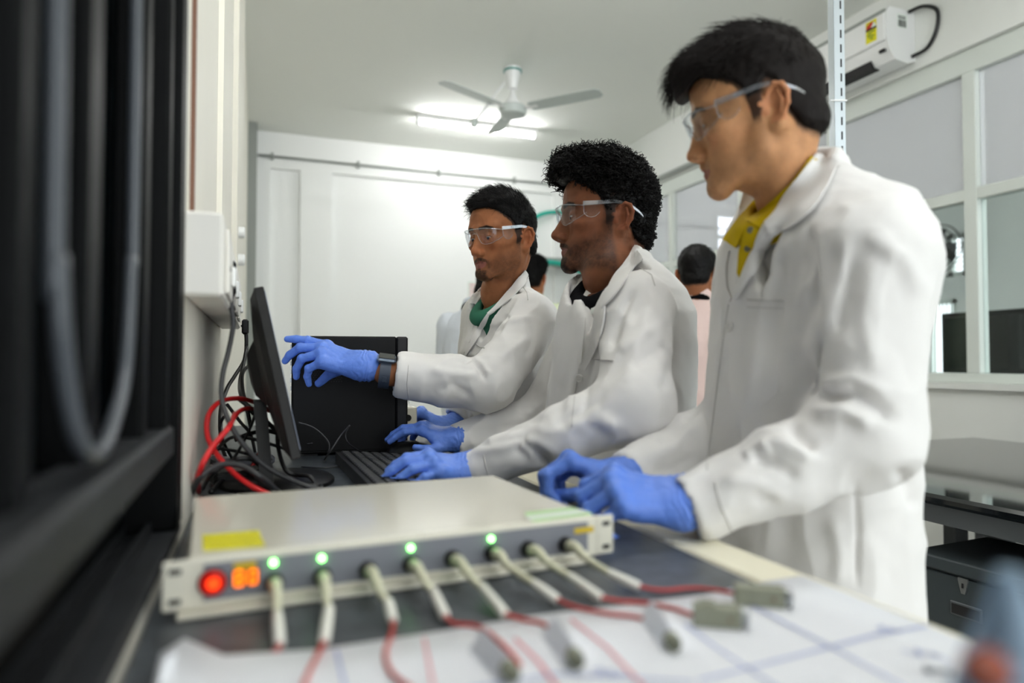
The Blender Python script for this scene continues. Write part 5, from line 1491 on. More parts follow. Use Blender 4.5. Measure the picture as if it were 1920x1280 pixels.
def make_hand(wrist, knuckle, dorsal, side, elbow, fingers, thumb, parent, h=.0016, sc=1.06, cuff=.055, name='glove', rough=1.0):
    w = np.array(wrist, float); y = unit(np.array(knuckle)-w); z = np.array(dorsal, float); z = unit(z-y*np.dot(z, y))
    x = np.cross(y, z); x = x if side == 'L' else -x
    Lc = lambda p: w+sc*(x*p[0]+y*p[1]+z*p[2])
    s = SDF()
    mcp = [(.027, .088, .0), (.007, .093, .003), (-.0125, .088, .001), (-.030, .078, -.005)]
    for i, q in enumerate(mcp):
        s.cap(Lc((q[0]*.62, .006, -.002)), Lc((q[0], q[1]-.004, q[2]-.003)), .0125*sc, .0112*sc, k=.014)
    s.cap(Lc((.016, .014, -.010)), Lc((.030, .052, -.012)), .0125*sc, .0115*sc, k=.014)
    s.cap(Lc((-.014, .012, -.009)), Lc((-.024, .058, -.010)), .0125*sc, .0115*sc, k=.014)
    # wrist and cuff follow the forearm
    fa = unit(w-np.array(elbow))
    for q in (-1, 1):
        s.cap(w+x*q*.011*sc-fa*.0, w+x*q*.010*sc-fa*cuff, .0215*sc, .0225*sc, k=.02)
        s.cap(w+x*q*.011*sc, Lc((q*.012, .020, -.002)), .0205*sc, .016*sc, k=.02)
    lens = [(.041, .025, .019), (.045, .029, .020), (.041, .027, .020), (.032, .019, .018)]
    rad = [(.0098, .0088, .0080, .0066), (.0100, .0090, .0082, .0068), (.0095, .0086, .0078, .0064), (.0084, .0076, .0070, .0058)]
    for i in range(4):
        sp, c1, c2, c3 = (math.radians(a) for a in fingers[i])
        yb = unit(np.array([math.sin(sp), math.cos(sp), 0])); p = np.array(mcp[i]); c = 0; pts = [p]
        for L_, dc in zip(lens[i], (c1, c2, c3)):
            c += dc; p = p+L_*(yb*math.cos(c)-np.array([0, 0, 1])*math.sin(c)); pts.append(p)
        P3 = [Lc(q) for q in pts]; rr = [a*sc for a in rad[i]]
        f = SDF().chain(P3, rr, k=.004)
        for a in range(3):   # fingers keep a crease between neighbours
            s.cap(P3[a], P3[a+1], rr[a], rr[a+1], k=.0075 if a == 0 else .0022)
        s.ell(P3[1]+z*.0, (rr[1]*1.06,)*3, k=.003); s.ell(P3[0]+z*.003*sc, (.0098*sc,)*3, k=.010)
    T = [Lc(q) for q in thumb]
    for a, (r0, r1) in enumerate(((.0135, .0118), (.0115, .0100), (.0102, .0078))):
        s.cap(T[a], T[a+1], r0*sc, r1*sc, k=.012 if a == 0 else .003)
    V, Q = s.mesh(h, relax=1); N = vnormals(V, Q)
    # wrinkles of the thin rubber at the cuff, the wrist and across the knuckles
    t = (V-w)@fa; ring = sstep(.03, -.01, t)
    ang = np.arctan2((V-w)@z, (V-w)@x)
    D = ring*.0009*np.sin(t*620+2.2*vnoise(V, 60)*3)+.0006*vnoise(V, 140)+.0005*(1-np.abs(vnoise(V*np.array([1, 1, 1]), 90)))
    D = D*sstep(-cuff-.012, -cuff+.004, t); rim = np.exp(-((t+cuff-.002)/.004)**2)*.0012
    V = V+N*((D+rim)*rough)[:, None]
    V = rest_on(V)
    return fast_mesh(name, V, Q, M_glove, parent)

def rest_on(V):
    """Cloth and gloves press against the counter and the keyboard instead of sinking in."""
    V = V.copy()
    near = (V[:, 0] < TX2) & (V[:, 0] > LW) & (V[:, 1] < TY1) & (V[:, 2] > TOP-.12) & (V[:, 2] < TOP+.001)
    dx = TX2-V[:, 0]; dz = TOP-V[:, 2]
    side = near & (dx < dz); up = near & ~side
    V[side, 0] = TX2+.001+(V[side, 0]-TX2)*.02
    V[up, 2] = TOP+.001+(V[up, 2]-TOP)*.02
    k = np.linalg.inv(np.array(MK)); L = V@k[:3, :3].T+k[:3, 3]
    on = (L[:, 0] > -.002) & (L[:, 0] < KL+.002) & (L[:, 1] > -.002) & (L[:, 1] < KW+.002)
    top = .0305-.012*np.clip(L[:, 1]/KW, 0, 1)
    m = on & (L[:, 2] < top) & (L[:, 2] > -.03)
    V[m, 2] += (top-L[:, 2])[m]*.98
    return V


def make_person(c):
    """c: joints, sections and looks of one figure."""
    lat = unit([c['lat'][0], c['lat'][1], 0])           # towards the person's left
    fr = np.array([lat[1], -lat[0], 0])
    Mh = head_matrix(c['head'], c['hfwd'], c['pitch'], c.get('roll', 0), c.get('hsc', 1.0))
    Mi = np.linalg.inv(Mh)
    nb = (Mi@np.r_[c['neck']+np.array([0, 0, .0]), 1])[:3]; low = (Mi@np.r_[c['neck']+np.array([0, 0, -.07])-fr*.015, 1])[:3]
    p = c['face']; p['neck'] = tuple(nb); p['low'] = tuple(low)
    # --- body: head and neck fine, the rest (under the clothes) coarser, one mesh
    hV, hQ = head_sdf(p).mesh(c.get('hres', .0017), relax=1)
    col = head_colors(hV, p); hV = hV@Mh[:3, :3].T+Mh[:3, 3]
    sec = []
    for (u, v, d, a, b) in c['sec']:
        q = P(u, v, d); sec.append((q[2], q[0], q[1], a, b))
    sec.sort()
    lowsec = [q for q in sec if q[0] <= c['neck'][2]-.012]
    hip = np.array([sec[0][1], sec[0][2], sec[0][0]])
    core = SDF().loft([(z, x, y, a*.74, b*.72) for z, x, y, a, b in lowsec], lat, n=2.2)
    for sd in ('L', 'R'):
        S, E, Wp = c['arm'+sd]
        core.cap(S, E, .048, .040, k=.03); core.cap(E, Wp, .038, .0265, k=.02)
        core.cap(Wp, Wp+unit(Wp-E)*.012, .0255, .024, k=.01)
    feet = []
    for q in (1, -1):
        h0 = np.array([hip[0], hip[1], min(sec[0][0]+.05, .92)])+lat*q*.095
        kn = np.array([h0[0], h0[1], .50])+fr*.02; an = np.array([h0[0], h0[1], .09])-fr*.02
        core.cap(h0, kn, .075, .055, k=.03); core.cap(kn, an, .052, .036, k=.02); feet.append((h0, kn, an))
    bV, bQ = core.mesh(.009, relax=1); bV = rest_on(bV)
    bcol = np.tile(np.array(lin(p['skin'])), (len(bV), 1))
    body = fast_mesh('person', np.concatenate([hV, bV]), np.concatenate([hQ, bQ+len(hV)]), M_skin, None, colors=np.concatenate([col, bcol]))
    tag(body, c['label'], 'person')
    # --- eyes
    for q in (-1, 1):
        for r, cc, mm, nm in ((.0122, (q*.0315, .0735, -.001), M_eye, 'eye'), (.0070, (q*.0315, .0790, -.0060), M_iris, 'iris')):
            v_, q_ = SDF().ell(cc, (r, r, r)).mesh(.0012, relax=0)
            fast_mesh(nm, v_@Mh[:3, :3].T+Mh[:3, 3], q_, mm, body)
    make_hair(c['hair'], Mh, body, c['hairm'], c.get('seed', 1))
    if p.get('glasses', True): make_glasses(Mh, body, p)
    if c.get('beard'): beard_strands(hV, hQ, p, Mi, Mh, body, c['beard'])
    # --- shirt
    shs = [(z, x, y, a*.90-.008, b*.87-.008) for z, x, y, a, b in lowsec]
    sh = SDF().loft(shs, lat, n=2.2)
    nk = c['neck']; fd, bu = c.get('drop', (.085, .034))
    Bp = nk-fr*.058+np.array([0, 0, bu]); Fp = nk+fr*.085-np.array([0, 0, fd])
    npl = np.cross(lat, Fp-Bp); npl = unit(npl if npl[2] > 0 else -npl)
    def onplane(q, up=0.0):
        q = np.array(q, float); q[2] = Bp[2]-((q-Bp)[0]*npl[0]+(q-Bp)[1]*npl[1])/npl[2]+up; return q
    blo, bhi = nk-np.array([.2, .2, .25]), nk+np.array([.2, .2, .3])
    sup = c.get('shirt_up', .004)
    def neckcut(S_, r, up):
        def f(X, Y, Z):
            pl = (X-Bp[0])*npl[0]+(Y-Bp[1])*npl[1]+(Z-Bp[2]-up)*npl[2]
            ox, oy = nk[0]+fr[0]*.008, nk[1]+fr[1]*.008
            return np.maximum(-pl, np.sqrt((X-ox)**2+(Y-oy)**2)-r)
        S_._add(f, blo, bhi, .006, 's')
    neckcut(sh, .0585, sup)
    ringp = [onplane(nk+lat*math.cos(a)*.059+fr*(math.sin(a)*.058+.004), sup+.002) for a in np.linspace(0, 2*math.pi, 25)]
    sh.chain(ringp, [.0050]*25, k=.006)
    ring2 = [onplane(nk+lat*math.cos(a)*.064+fr*(math.sin(a)*.063+.004), sup-.014) for a in np.linspace(0, 2*math.pi, 25)]
    sh.chain(ring2, [.0085]*25, k=.024)
    sh.cap(nk-np.array([0, 0, .06]), nk+np.array([0, 0, .1]), .051, .051, k=.004, op='s')
    sh.half((0, 0, sec[0][0]+.25), (0, 0, -1))
    sV, sQ = sh.mesh(.005, relax=1); sN = vnormals(sV, sQ); sV = sV+sN*(.0015*vnoise(sV, 25))[:, None]
    shirt = fast_mesh('shirt', sV, sQ, c['shirtm'], body); tag(shirt, c.get('shirtlabel'))
    # --- coat
    co_ = SDF().loft(sec, lat, n=2.3, cap=.02)
    for sd in ('L', 'R'):
        S, E, Wp = c['arm'+sd]; r0, r1, r2, r3 = c['rad'+sd]
        e2 = Wp-unit(Wp-E)*c.get('cuffback', .02)
        nkS = nk+np.array([0, 0, -.045])+(S-nk)*.35
        co_.cap(nkS, S+np.array([0, 0, .008]), .055, r0*.92, k=.05)
        co_.cap(S, E, r0, r1, k=.018); co_.cap(E, E+(e2-E)*.45, r1, r2, k=.03); co_.cap(E+(e2-E)*.45, e2, r2, r3, k=.02)
    # neckline cut, collar stand round the neck
    neckcut(co_, .080, 0.0)
    cr_ = c.get('collar', (.067, .066, .024))
    ring = [onplane(nk+lat*math.cos(a)*cr_[0]+fr*(math.sin(a)*cr_[1]+.004), -.004) for a in np.linspace(0, 2*math.pi, 37)]
    for i in range(36):
        am = (i+.5)/36*2*math.pi
        if math.sin(am) > .38: continue
        co_.cap(ring[i], ring[i+1], .0085, k=.014)
        hgt_ = cr_[2]*min(1, (.48-math.sin(am))*1.2); up = np.array([0, 0, hgt_])
        co_.cap((ring[i]+ring[i+1])/2, (ring[i]+ring[i+1])/2+up, .0065, k=.008); co_.cap(ring[i]+up*.8, ring[i+1]+up*.8, .0062, k=.006)
    # V opening cut down to the shirt, neck hole, open cuffs
    zt, zv, wv_, l0 = c['vee']
    shl = SDF().loft([(z, x, y, a+.002, b+.002) for z, x, y, a, b in shs], lat, n=2.2)
    def vee(X, Y, Z):
        rx, ry = X-nk[0], Y-nk[1]; l_ = rx*lat[0]+ry*lat[1]; f_ = rx*fr[0]+ry*fr[1]
        t = (Z-zv)/(zt-zv); w_ = np.clip(t, -.2, 1.4)*wv_
        dv = np.maximum(np.abs(l_-l0)-w_, .015-f_)
        ds = shl.p[0][0](X, Y, Z)
        return np.maximum(dv*.9, -ds)
    co_._add(vee, np.array([nk[0]-.3, nk[1]-.3, zv-.05]), np.array([nk[0]+.3, nk[1]+.3, zt+.2]), .004, 's')
    co_.cap(nk+np.array([0, 0, -.05]), nk+np.array([0, 0, .12])+fr*.03, .058, .060, k=.004, op='s')
    for sd in ('L', 'R'):
        S, E, Wp = c['arm'+sd]; r3 = c['rad'+sd][3]; a = unit(Wp-E); e2 = Wp-a*c.get('cuffback', .02)
        co_.half(e2+a*(r3*.25), a, k=.003, lo=e2-.09, hi=e2+.09)
        co_.cap(e2-a*.035, e2+a*.12, r3-.0085, r3-.0065, k=.003, op='s')
    V, Q = co_.mesh(c.get('cres', .0045), relax=1); N = vnormals(V, Q)
    f1 = vnoise(V*np.array([1, 1, .45]), 11); f2 = vnoise(V*np.array([.8, 1.0, .6]), 24); f3 = vnoise(V, 60)
    amp = c.get('wr', 1.0)
    V = V+N*(amp*(.0058*f1+.0038*(1-2*np.abs(f2))+.0008*f3))[:, None]
    N = vnormals(V, Q)
    V = rest_on(sculpt(V, N, c.get('strokes', [])))
    coat = fast_mesh('lab_coat', V, Q, c.get('coatm', M_coat), body)
    bvh = BVHTree.FromPolygons([tuple(q) for q in V]+[tuple(q) for q in sV]+[tuple(q) for q in hV], [tuple(q) for q in Q]+[tuple(q+len(V)) for q in sQ]+[tuple(q+len(V)+len(sV)) for q in hQ])
    # --- trousers and shoes
    tr = SDF()
    for h0, kn, an in feet:
        tr.cap(h0, kn, .088, .070, k=.03); tr.cap(kn, an+[0, 0, .02], .068, .058, k=.03)
    tr.cap(feet[0][0], feet[1][0], .10, .10, k=.04)
    tV, tQ = tr.mesh(.012, relax=1); fast_mesh('trousers', tV, tQ, M_trouser, body)
    for h0, kn, an in feet:
        b_ = SDF().cap(an*[1, 1, 0]+np.array([0, 0, .047])-fr*.03, an*[1, 1, 0]+np.array([0, 0, .042])+fr*.15, .046, .040, k=.02).cap(an*[1, 1, 0]+[0, 0, .05], an, .045, .045, k=.03)
        b_.half((0, 0, .0015), (0, 0, -1)); v_, q_ = b_.mesh(.008, relax=1); fast_mesh('shoe', v_, q_, M_shoe, body)
    c['bvc'] = BVHTree.FromPolygons([tuple(q) for q in V], [tuple(q) for q in Q])
    return body, coat, shirt, bvh, Mh

def beard_strands(hV, hQ, p, Mi, Mh, body, n):
    rs = np.random.RandomState(11)
    L = hV@Mi[:3, :3].T+Mi[:3, 3]; N = vnormals(L, hQ)
    stub, mo, dr, go, so, li, br, nz = beard_masks(L, p)
    w = np.clip(np.maximum(mo*p['moust'], np.maximum(go, so)*p['goat']), 0, 1)*(1-li)
    brw = br*(1-li)
    pr = np.minimum(w, .45)+brw*.9; pr = pr*(pr > .10); pr = pr/pr.sum()
    i = rs.choice(len(L), n, p=pr)
    R, Nn = L[i], N[i]; isb = brw[i] > .5
    fl = np.where(isb[:, None], np.sign(R[:, :1])*np.array([1, -.2, .25]), np.array([0, .25, -1.0])+np.sign(R[:, :1])*np.array([.35, 0, 0]))
    fl = fl+rs.normal(0, .25, fl.shape); fl -= Nn*(fl*Nn).sum(1, keepdims=True); fl /= np.linalg.norm(fl, axis=1, keepdims=True)
    t = np.linspace(0, 1, 4)[None, :, None]; Ln = (.0022+.002*rs.rand(n, 1))[:, :, None]
    Pt = R[:, None]-Nn[:, None]*.0004+fl[:, None]*Ln*t+Nn[:, None]*Ln*.30*t
    V, Q = strands_mesh(Pt, np.full((n, 4), .00018)*(1-.6*t[..., 0]))
    fast_mesh('facial_hair', V@Mh[:3, :3].T+Mh[:3, 3], Q, M_hair, body)

def button(bvh, u, v, coat, r=.0075, d0=1):
    q = drape(bvh, [(u, v)], .001, d0)[0]; n = unit(CAM-q); x = unit(np.cross(n, (0, 0, 1))); y = np.cross(n, x)
    hh = bvh.ray_cast(Vector(CAM), Vector(unit(ray(u, v))))
    if hh[1] is not None:
        n = np.array(hh[1]); n = n if np.dot(n, CAM-q) > 0 else -n; x = unit(np.cross(n, (0, 0, 1))); y = np.cross(n, x)
    b = MB().lathe([(r, 0), (r, .0016), (r*.8, .0024), (r*.72, .0016), (.0002, .0015)], frame(q, x, y, n), 18).build('button', M_button, coat, smooth=40)
    for a, e in ((1, 1), (1, -1), (-1, 1), (-1, -1)):
        MB().lathe([(r*.13, .0008), (r*.13, .0017)], frame(q+x*a*r*.24+y*e*r*.24, x, y, n), 8).build('button_hole', M_seam, b)

def RC(right, depth, up=0.0): return C_R*right+_f0*depth+np.array([0, 0, up])   # camera-wise direction, level

M_tee_g = mat('green_tee', (58, 116, 94), .85, spec=.1, bump=.1, bscale=500)
M_tee_b = mat('black_tee', (14, 14, 17), .9, spec=.08, bump=.1, bscale=500)
M_mus = mat('mustard_shirt', (206, 176, 18), .8, spec=.1, bump=.1, bscale=500)
FACE = dict(skin=(160, 104, 72), hairc=(38, 28, 24), lip=(134, 78, 70), stubble=.45, moust=.9, goat=.85, droop=.5)
SHOW = {}
# ---------------------------------------------------------------- nearest man, right
c3 = dict(
    label='young man nearest the camera in a white lab coat over a mustard shirt',
    lat=RC(.35, -.937), fs=1, head=P(1415, 212, 1.02), hfwd=RC(-.97, .24), pitch=13, roll=-5, hsc=.93, neck=P(1480, 350, 1.04),
    face=dict(FACE, skin=(198, 146, 104), flush=(206, 132, 96), hairc=(70, 56, 48), lip=(158, 96, 88), stubble=.22, moust=.22, goat=.05, droop=0, eye=.0016),
    hair='swept', hairm=M_hair2, seed=3, hres=.0015,
    sec=[(1505, 1330, 1.06, .180, .140), (1505, 1000, 1.06, .172, .132), (1505, 800, 1.06, .166, .126), (1515, 640, 1.06, .166, .124), (1530, 520, 1.06, .174, .130), (1535, 450, 1.06, .172, .124), (1535, 395, 1.06, .144, .104), (1508, 355, 1.06, .105, .080), (1490, 325, 1.06, .078, .066), (1482, 290, 1.06, .070, .062)],
    armL=(P(1625, 485, .90), P(1618, 812, .87), P(1304, 946, .872)), radL=(.074, .062, .054, .043),
    armR=(P(1450, 480, 1.20), P(1385, 800, 1.20), P(1180, 893, 1.045)), radR=(.075, .062, .052, .038),
    vee=(P(1420, 400, .98)[2], P(1385, 562, .95)[2], .046, 0.026), shirtm=M_mus, shirtlabel='mustard yellow shirt', cuffback=.0,
    strokes=[([(1535, 620), (1522, 700), (1520, 745)], 9, -.012), ([(1525, 745), (1600, 735), (1690, 790)], 14, -.012), ([(1520, 775), (1580, 770), (1640, 800)], 14, .010), ([(1540, 725), (1600, 712), (1670, 740)], 14, .006),
             ([(1400, 850), (1450, 870), (1500, 900)], 14, -.007), ([(1420, 830), (1470, 830), (1530, 860)], 12, .008), ([(1350, 900), (1420, 905), (1480, 935)], 14, .005), ([(1600, 470), (1580, 560), (1560, 640)], 16, -.007), ([(1640, 480), (1620, 600), (1640, 700)], 20, .006),
             ([(1515, 420), (1525, 500), (1530, 600)], 7, -.008), ([(1440, 480), (1420, 640), (1400, 780)], 12, .005), ([(1470, 470), (1460, 560), (1440, 700)], 14, -.005), ([(1605, 905), (1608, 1000), (1606, 1100)], 5, -.006), ([(1560, 960), (1575, 1040), (1570, 1100)], 16, .006), ([(1680, 880), (1705, 910), (1715, 960)], 14, -.008), ([(1620, 440), (1690, 480), (1735, 560)], 18, .006), ([(1210, 860), (1260, 840), (1310, 790)], 12, .007), ([(1225, 885), (1265, 880), (1310, 850)], 12, -.006), ([(1280, 790), (1300, 770), (1318, 740)], 8, -.007), ([(1240, 905), (1290, 900), (1325, 880)], 9, .005), ([(1395, 860), (1420, 845), (1450, 842)], 12, .009), ([(1480, 790), (1500, 820), (1530, 845)], 13, -.009)])
PEOPLE = {}
if SHOW.get('3', True):
    b3, k3, s3, bv3, Mh3 = make_person(c3)
    make_hand(P(1280, 942, .872), P(1172, 916, .868), RC(.1, -.55, 1), 'L', c3['armL'][1], [(4, 48, 62, 35), (1, 52, 64, 35), (-3, 54, 66, 35), (-8, 54, 62, 35)], [(.020, .012, -.010), (.042, .042, -.022), (.044, .070, -.034), (.034, .092, -.040)], b3, sc=1.02, cuff=.05)
    make_hand(P(1176, 890, 1.04), P(1084, 868, 1.045), RC(-.1, .15, 1), 'R', c3['armR'][1], [(2, 42, 62, 40), (0, 48, 62, 40), (-3, 52, 62, 40), (-6, 54, 60, 40)], [(.018, .012, -.010), (.036, .040, -.030), (.030, .072, -.046), (.016, .098, -.052)], b3, sc=1.0)
    # collar, lapels, pocket, buttons
    flap(bv3, [(1530, 286), (1505, 318), (1476, 360), (1454, 398), (1434, 418)], [(1572, 304), (1556, 345), (1528, 390), (1488, 424), (1446, 444)], .010, 'collar', M_coat, k3, d0=.98, bulge=.004)
    flap(bv3, [(1433, 420), (1420, 446), (1402, 490), (1386, 530), (1376, 556)], [(1456, 428), (1442, 455), (1422, 500), (1396, 538), (1377, 560)], .006, 'lapel', M_coat, k3, d0=.95, bulge=.003)
    flap(c3['bvc'], [(1366, 470), (1360, 500), (1362, 540), (1370, 558)], [(1358, 476), (1350, 505), (1352, 545), (1366, 566)], .006, 'lapel', M_coat, k3, d0=1.0)
    flap(bv3, [(1402, 560), (1435, 561), (1469, 562)], [(1393, 738), (1425, 764), (1459, 738)], .0015, 'chest_pocket', M_coat, k3, d0=.93, k=16, thick=.0016)
    rope(bv3, [(1402, 562), (1435, 563), (1468, 564)], .003, .0012, 'pocket_hem', M_seam, k3); rope(bv3, [(1401, 576), (1435, 577), (1468, 578)], .0018, .0007, 'pocket_hem', M_seam, k3)
    button(bv3, 1367, 612, k3, .0085)
    rope(bv3, [(1366, 570), (1355, 640), (1345, 720), (1335, 800), (1325, 880)], .0006, .0010, 'front_seam', M_seam, k3)
    # shirt collar
    flap(bv3, [(1520, 292), (1487, 338), (1452, 372), (1425, 396), (1400, 416)], [(1530, 300), (1507, 330), (1480, 368), (1456, 406), (1434, 430)], .006, 'shirt_collar', M_mus, s3, d0=.98)
    flap(bv3, [(1412, 384), (1392, 402), (1374, 426), (1357, 450)], [(1404, 416), (1398, 430), (1390, 446), (1382, 464)], .004, 'shirt_collar', M_mus, s3, d0=1.0)
    flap(bv3, [(1402, 418), (1396, 440), (1388, 470), (1384, 512)], [(1434, 430), (1420, 455), (1402, 490), (1388, 520)], .003, 'placket', M_mus, s3, d0=1.0)
    M_snap = mat('grey_snap', (120, 118, 100), .4, metal=.5)
    for u, v in ((1407, 431), (1402, 466)):
        q = drape(bv3, [(u, v)], .0075, 1.0)[0]; n_ = unit(CAM-q); x = unit(np.cross(n_, (0, 0, 1)))
        MB().lathe([(.005, 0), (.005, .0015), (.003, .002)], frame(q, x, np.cross(n_, x), n_), 14).build('snap', M_snap, s3, smooth=40)
    rope(bv3, [(1340, 903), (1352, 950), (1376, 1002)], .0008, .0009, 'cuff_seam', M_seam, k3)
# ---------------------------------------------------------------- middle man
c2 = dict(
    label='curly-haired man in the middle in a lab coat, one gloved hand on the mouse',
    lat=RC(.62, -.785), fs=1, head=P(1136, 410, 1.49), hfwd=RC(-.99, -.10), pitch=0, neck=P(1142, 510, 1.43),
    face=dict(FACE, skin=(124, 78, 54), flush=(138, 78, 54), lip=(128, 84, 76), stubble=.92, moust=.92, goat=.9, droop=.45, hairc=(30, 22, 19), eye=.0014, nose=.003),
    hair='curly', hairm=M_hair, seed=2, hres=.0016, beard=1500,
    sec=[(1155, 1060, 1.42, .178, .134), (1160, 900, 1.42, .172, .130), (1160, 800, 1.42, .166, .126), (1166, 650, 1.42, .158, .122), (1169, 590, 1.42, .152, .114), (1166, 548, 1.42, .138, .098), (1160, 515, 1.42, .112, .080), (1152, 490, 1.42, .080, .068), (1144, 465, 1.42, .070, .062)],
    armL=(P(1195, 586, 1.265), P(1190, 760, 1.15), P(893, 879, 1.22)), radL=(.066, .058, .050, .036),
    armR=(P(1110, 600, 1.58), P(1020, 785, 1.62), P(862, 828, 1.56)), radR=(.068, .058, .050, .040),
    vee=(P(1140, 520, 1.35)[2], P(1105, 622, 1.30)[2], .070, 0.048), shirtm=M_tee_b, shirtlabel='black tee with small white print', cuffback=.0,
    strokes=[([(1190, 540), (1160, 600), (1145, 660)], 8, -.010), ([(1135, 740), (1085, 775), (1040, 800)], 8, -.004), ([(1060, 800), (1110, 790), (1170, 800)], 12, .006), ([(960, 835), (1000, 850), (1030, 880)], 12, -.006), ([(985, 825), (1010, 828), (1050, 850)], 10, .006),
             ([(1250, 600), (1260, 680), (1240, 740)], 10, -.005), ([(1220, 560), (1200, 640), (1170, 720)], 12, .005), ([(1100, 610), (1080, 700), (1060, 790)], 8, .004), ([(1120, 620), (1105, 700), (1090, 790)], 8, -.004), ([(900, 830), (960, 815), (1010, 790)], 10, .005), ([(930, 800), (980, 800), (1030, 780)], 10, -.005), ([(1000, 850), (1015, 862), (1035, 880)], 9, -.008), ([(975, 835), (990, 845), (1012, 868)], 8, .008), ([(1105, 770), (1135, 782), (1160, 800)], 10, .004), ([(1090, 790), (1120, 805), (1150, 830)], 10, -.003), ([(1160, 660), (1190, 640), (1230, 610)], 12, .006), ([(1180, 690), (1215, 670), (1260, 640)], 12, -.005), ([(885, 850), (940, 840), (985, 828)], 8, .006)])
if SHOW.get('2', True):
    b2, k2, s2, bv2, Mh2 = make_person(c2)
    make_hand(P(888, 877, 1.22), P(826, 868, 1.19), RC(.0, -.40, 1), 'L', c2['armL'][1], [(2, 17, 28, 14), (0, 18, 28, 14), (-2, 20, 28, 14), (-4, 23, 30, 16)], [(.020, .012, -.010), (.044, .040, -.018), (.056, .066, -.024), (.058, .090, -.028)], b2, sc=.92, cuff=.065)
    make_hand(P(858, 822, 1.555), P(808, 806, 1.555), RC(.0, -.15, 1), 'R', c2['armR'][1], [(2, 22, 26, 10), (0, 24, 26, 10), (-3, 34, 34, 18), (-8, 38, 34, 18)], [(.020, .010, -.012), (.042, .036, -.026), (.050, .062, -.034), (.048, .088, -.038)], b2, h=.0017, sc=.93)
    flap(bv2, [(1192, 460), (1172, 488), (1150, 520), (1138, 545), (1128, 572)], [(1206, 486), (1190, 500), (1168, 534), (1150, 558), (1129, 578)], .008, 'collar', M_coat, k2, d0=1.33, bulge=.003)
    flap(bv2, [(1126, 576), (1118, 600), (1108, 640), (1096, 690)], [(1136, 574), (1134, 600), (1124, 645), (1098, 694)], .005, 'lapel', M_coat, k2, d0=1.3)
    flap(c2['bvc'], [(1112, 536, 1.43), (1104, 562, 1.395), (1099, 592, 1.352)], [(1101, 540, 1.435), (1088, 562, 1.40), (1081, 594, 1.362)], .006, 'collar', M_coat, k2, d0=1.38)
    flap(c2['bvc'], [(1098, 594), (1094, 630), (1090, 680)], [(1080, 598), (1080, 630), (1086, 684)], .004, 'lapel', M_coat, k2, d0=1.36)
    rope(bv2, [(1110, 672), (1130, 674), (1150, 676)], .003, .0014, 'pocket_hem', M_seam, k2)
    button(bv2, 1086, 709, k2, .0085)
    rope(bv2, [(1085, 690), (1078, 740), (1072, 800)], .0006, .0009, 'front_seam', M_seam, k2); rope(bv2, [(906, 852), (912, 880), (922, 904)], .0006, .0008, 'cuff_seam', M_seam, k2)
    rope(bv2, [(1197, 500), (1222, 515), (1228, 535)], .002, .0010, 'shoulder_seam', M_seam, k2)
# ---------------------------------------------------------------- far man, pointing at the screen
c1 = dict(
    label='man in lab coat and green tee, watch on wrist, pointing at the monitor',
    lat=RC(.6, -.8), fs=1, head=P(942, 443, 1.82), hfwd=RC(-.72, -.69), pitch=8, roll=-2, hsc=.95, neck=P(938, 546, 1.85),
    face=dict(FACE, skin=(158, 102, 68), flush=(170, 96, 62), lip=(146, 90, 84), open=.0028, stubble=.55, moust=.95, goat=.85, droop=.6, eye=.0021),
    hair='short', hairm=M_hair, seed=1, hres=.0017, beard=1300,
    sec=[(1035, 1000, 1.87, .180, .120), (1025, 900, 1.87, .175, .116), (975, 790, 1.86, .168, .110), (948, 690, 1.85, .164, .108), (953, 640, 1.85, .158, .106), (960, 592, 1.85, .140, .092), (955, 565, 1.85, .115, .080), (942, 542, 1.85, .078, .064), (940, 522, 1.85, .068, .060)],
    armL=(P(998, 605, 1.71), P(915, 722, 1.57), P(727, 700, 1.53)), radL=(.066, .058, .054, .047),
    armR=(P(908, 592, 1.97), P(888, 740, 2.0), P(852, 796, 1.96)), radR=(.056, .056, .048, .042),
    vee=(P(930, 560, 1.78)[2], P(895, 640, 1.75)[2], .078, 0.028), shirtm=M_tee_g, shirtlabel='green round-neck tee', cuffback=.032,
    strokes=[([(862, 676), (885, 672), (900, 690), (908, 712)], 5, -.012), ([(880, 668), (905, 685), (918, 705)], 6, .008), ([(930, 680), (960, 655), (990, 630)], 8, .006), ([(935, 610), (960, 600), (1000, 595)], 6, .006), ([(928, 625), (945, 605), (955, 590)], 5, -.008), ([(800, 690), (850, 700), (900, 705)], 8, .005), ([(820, 735), (850, 720), (885, 745)], 8, -.005), ([(990, 600), (1000, 640), (985, 670)], 6, -.006)])
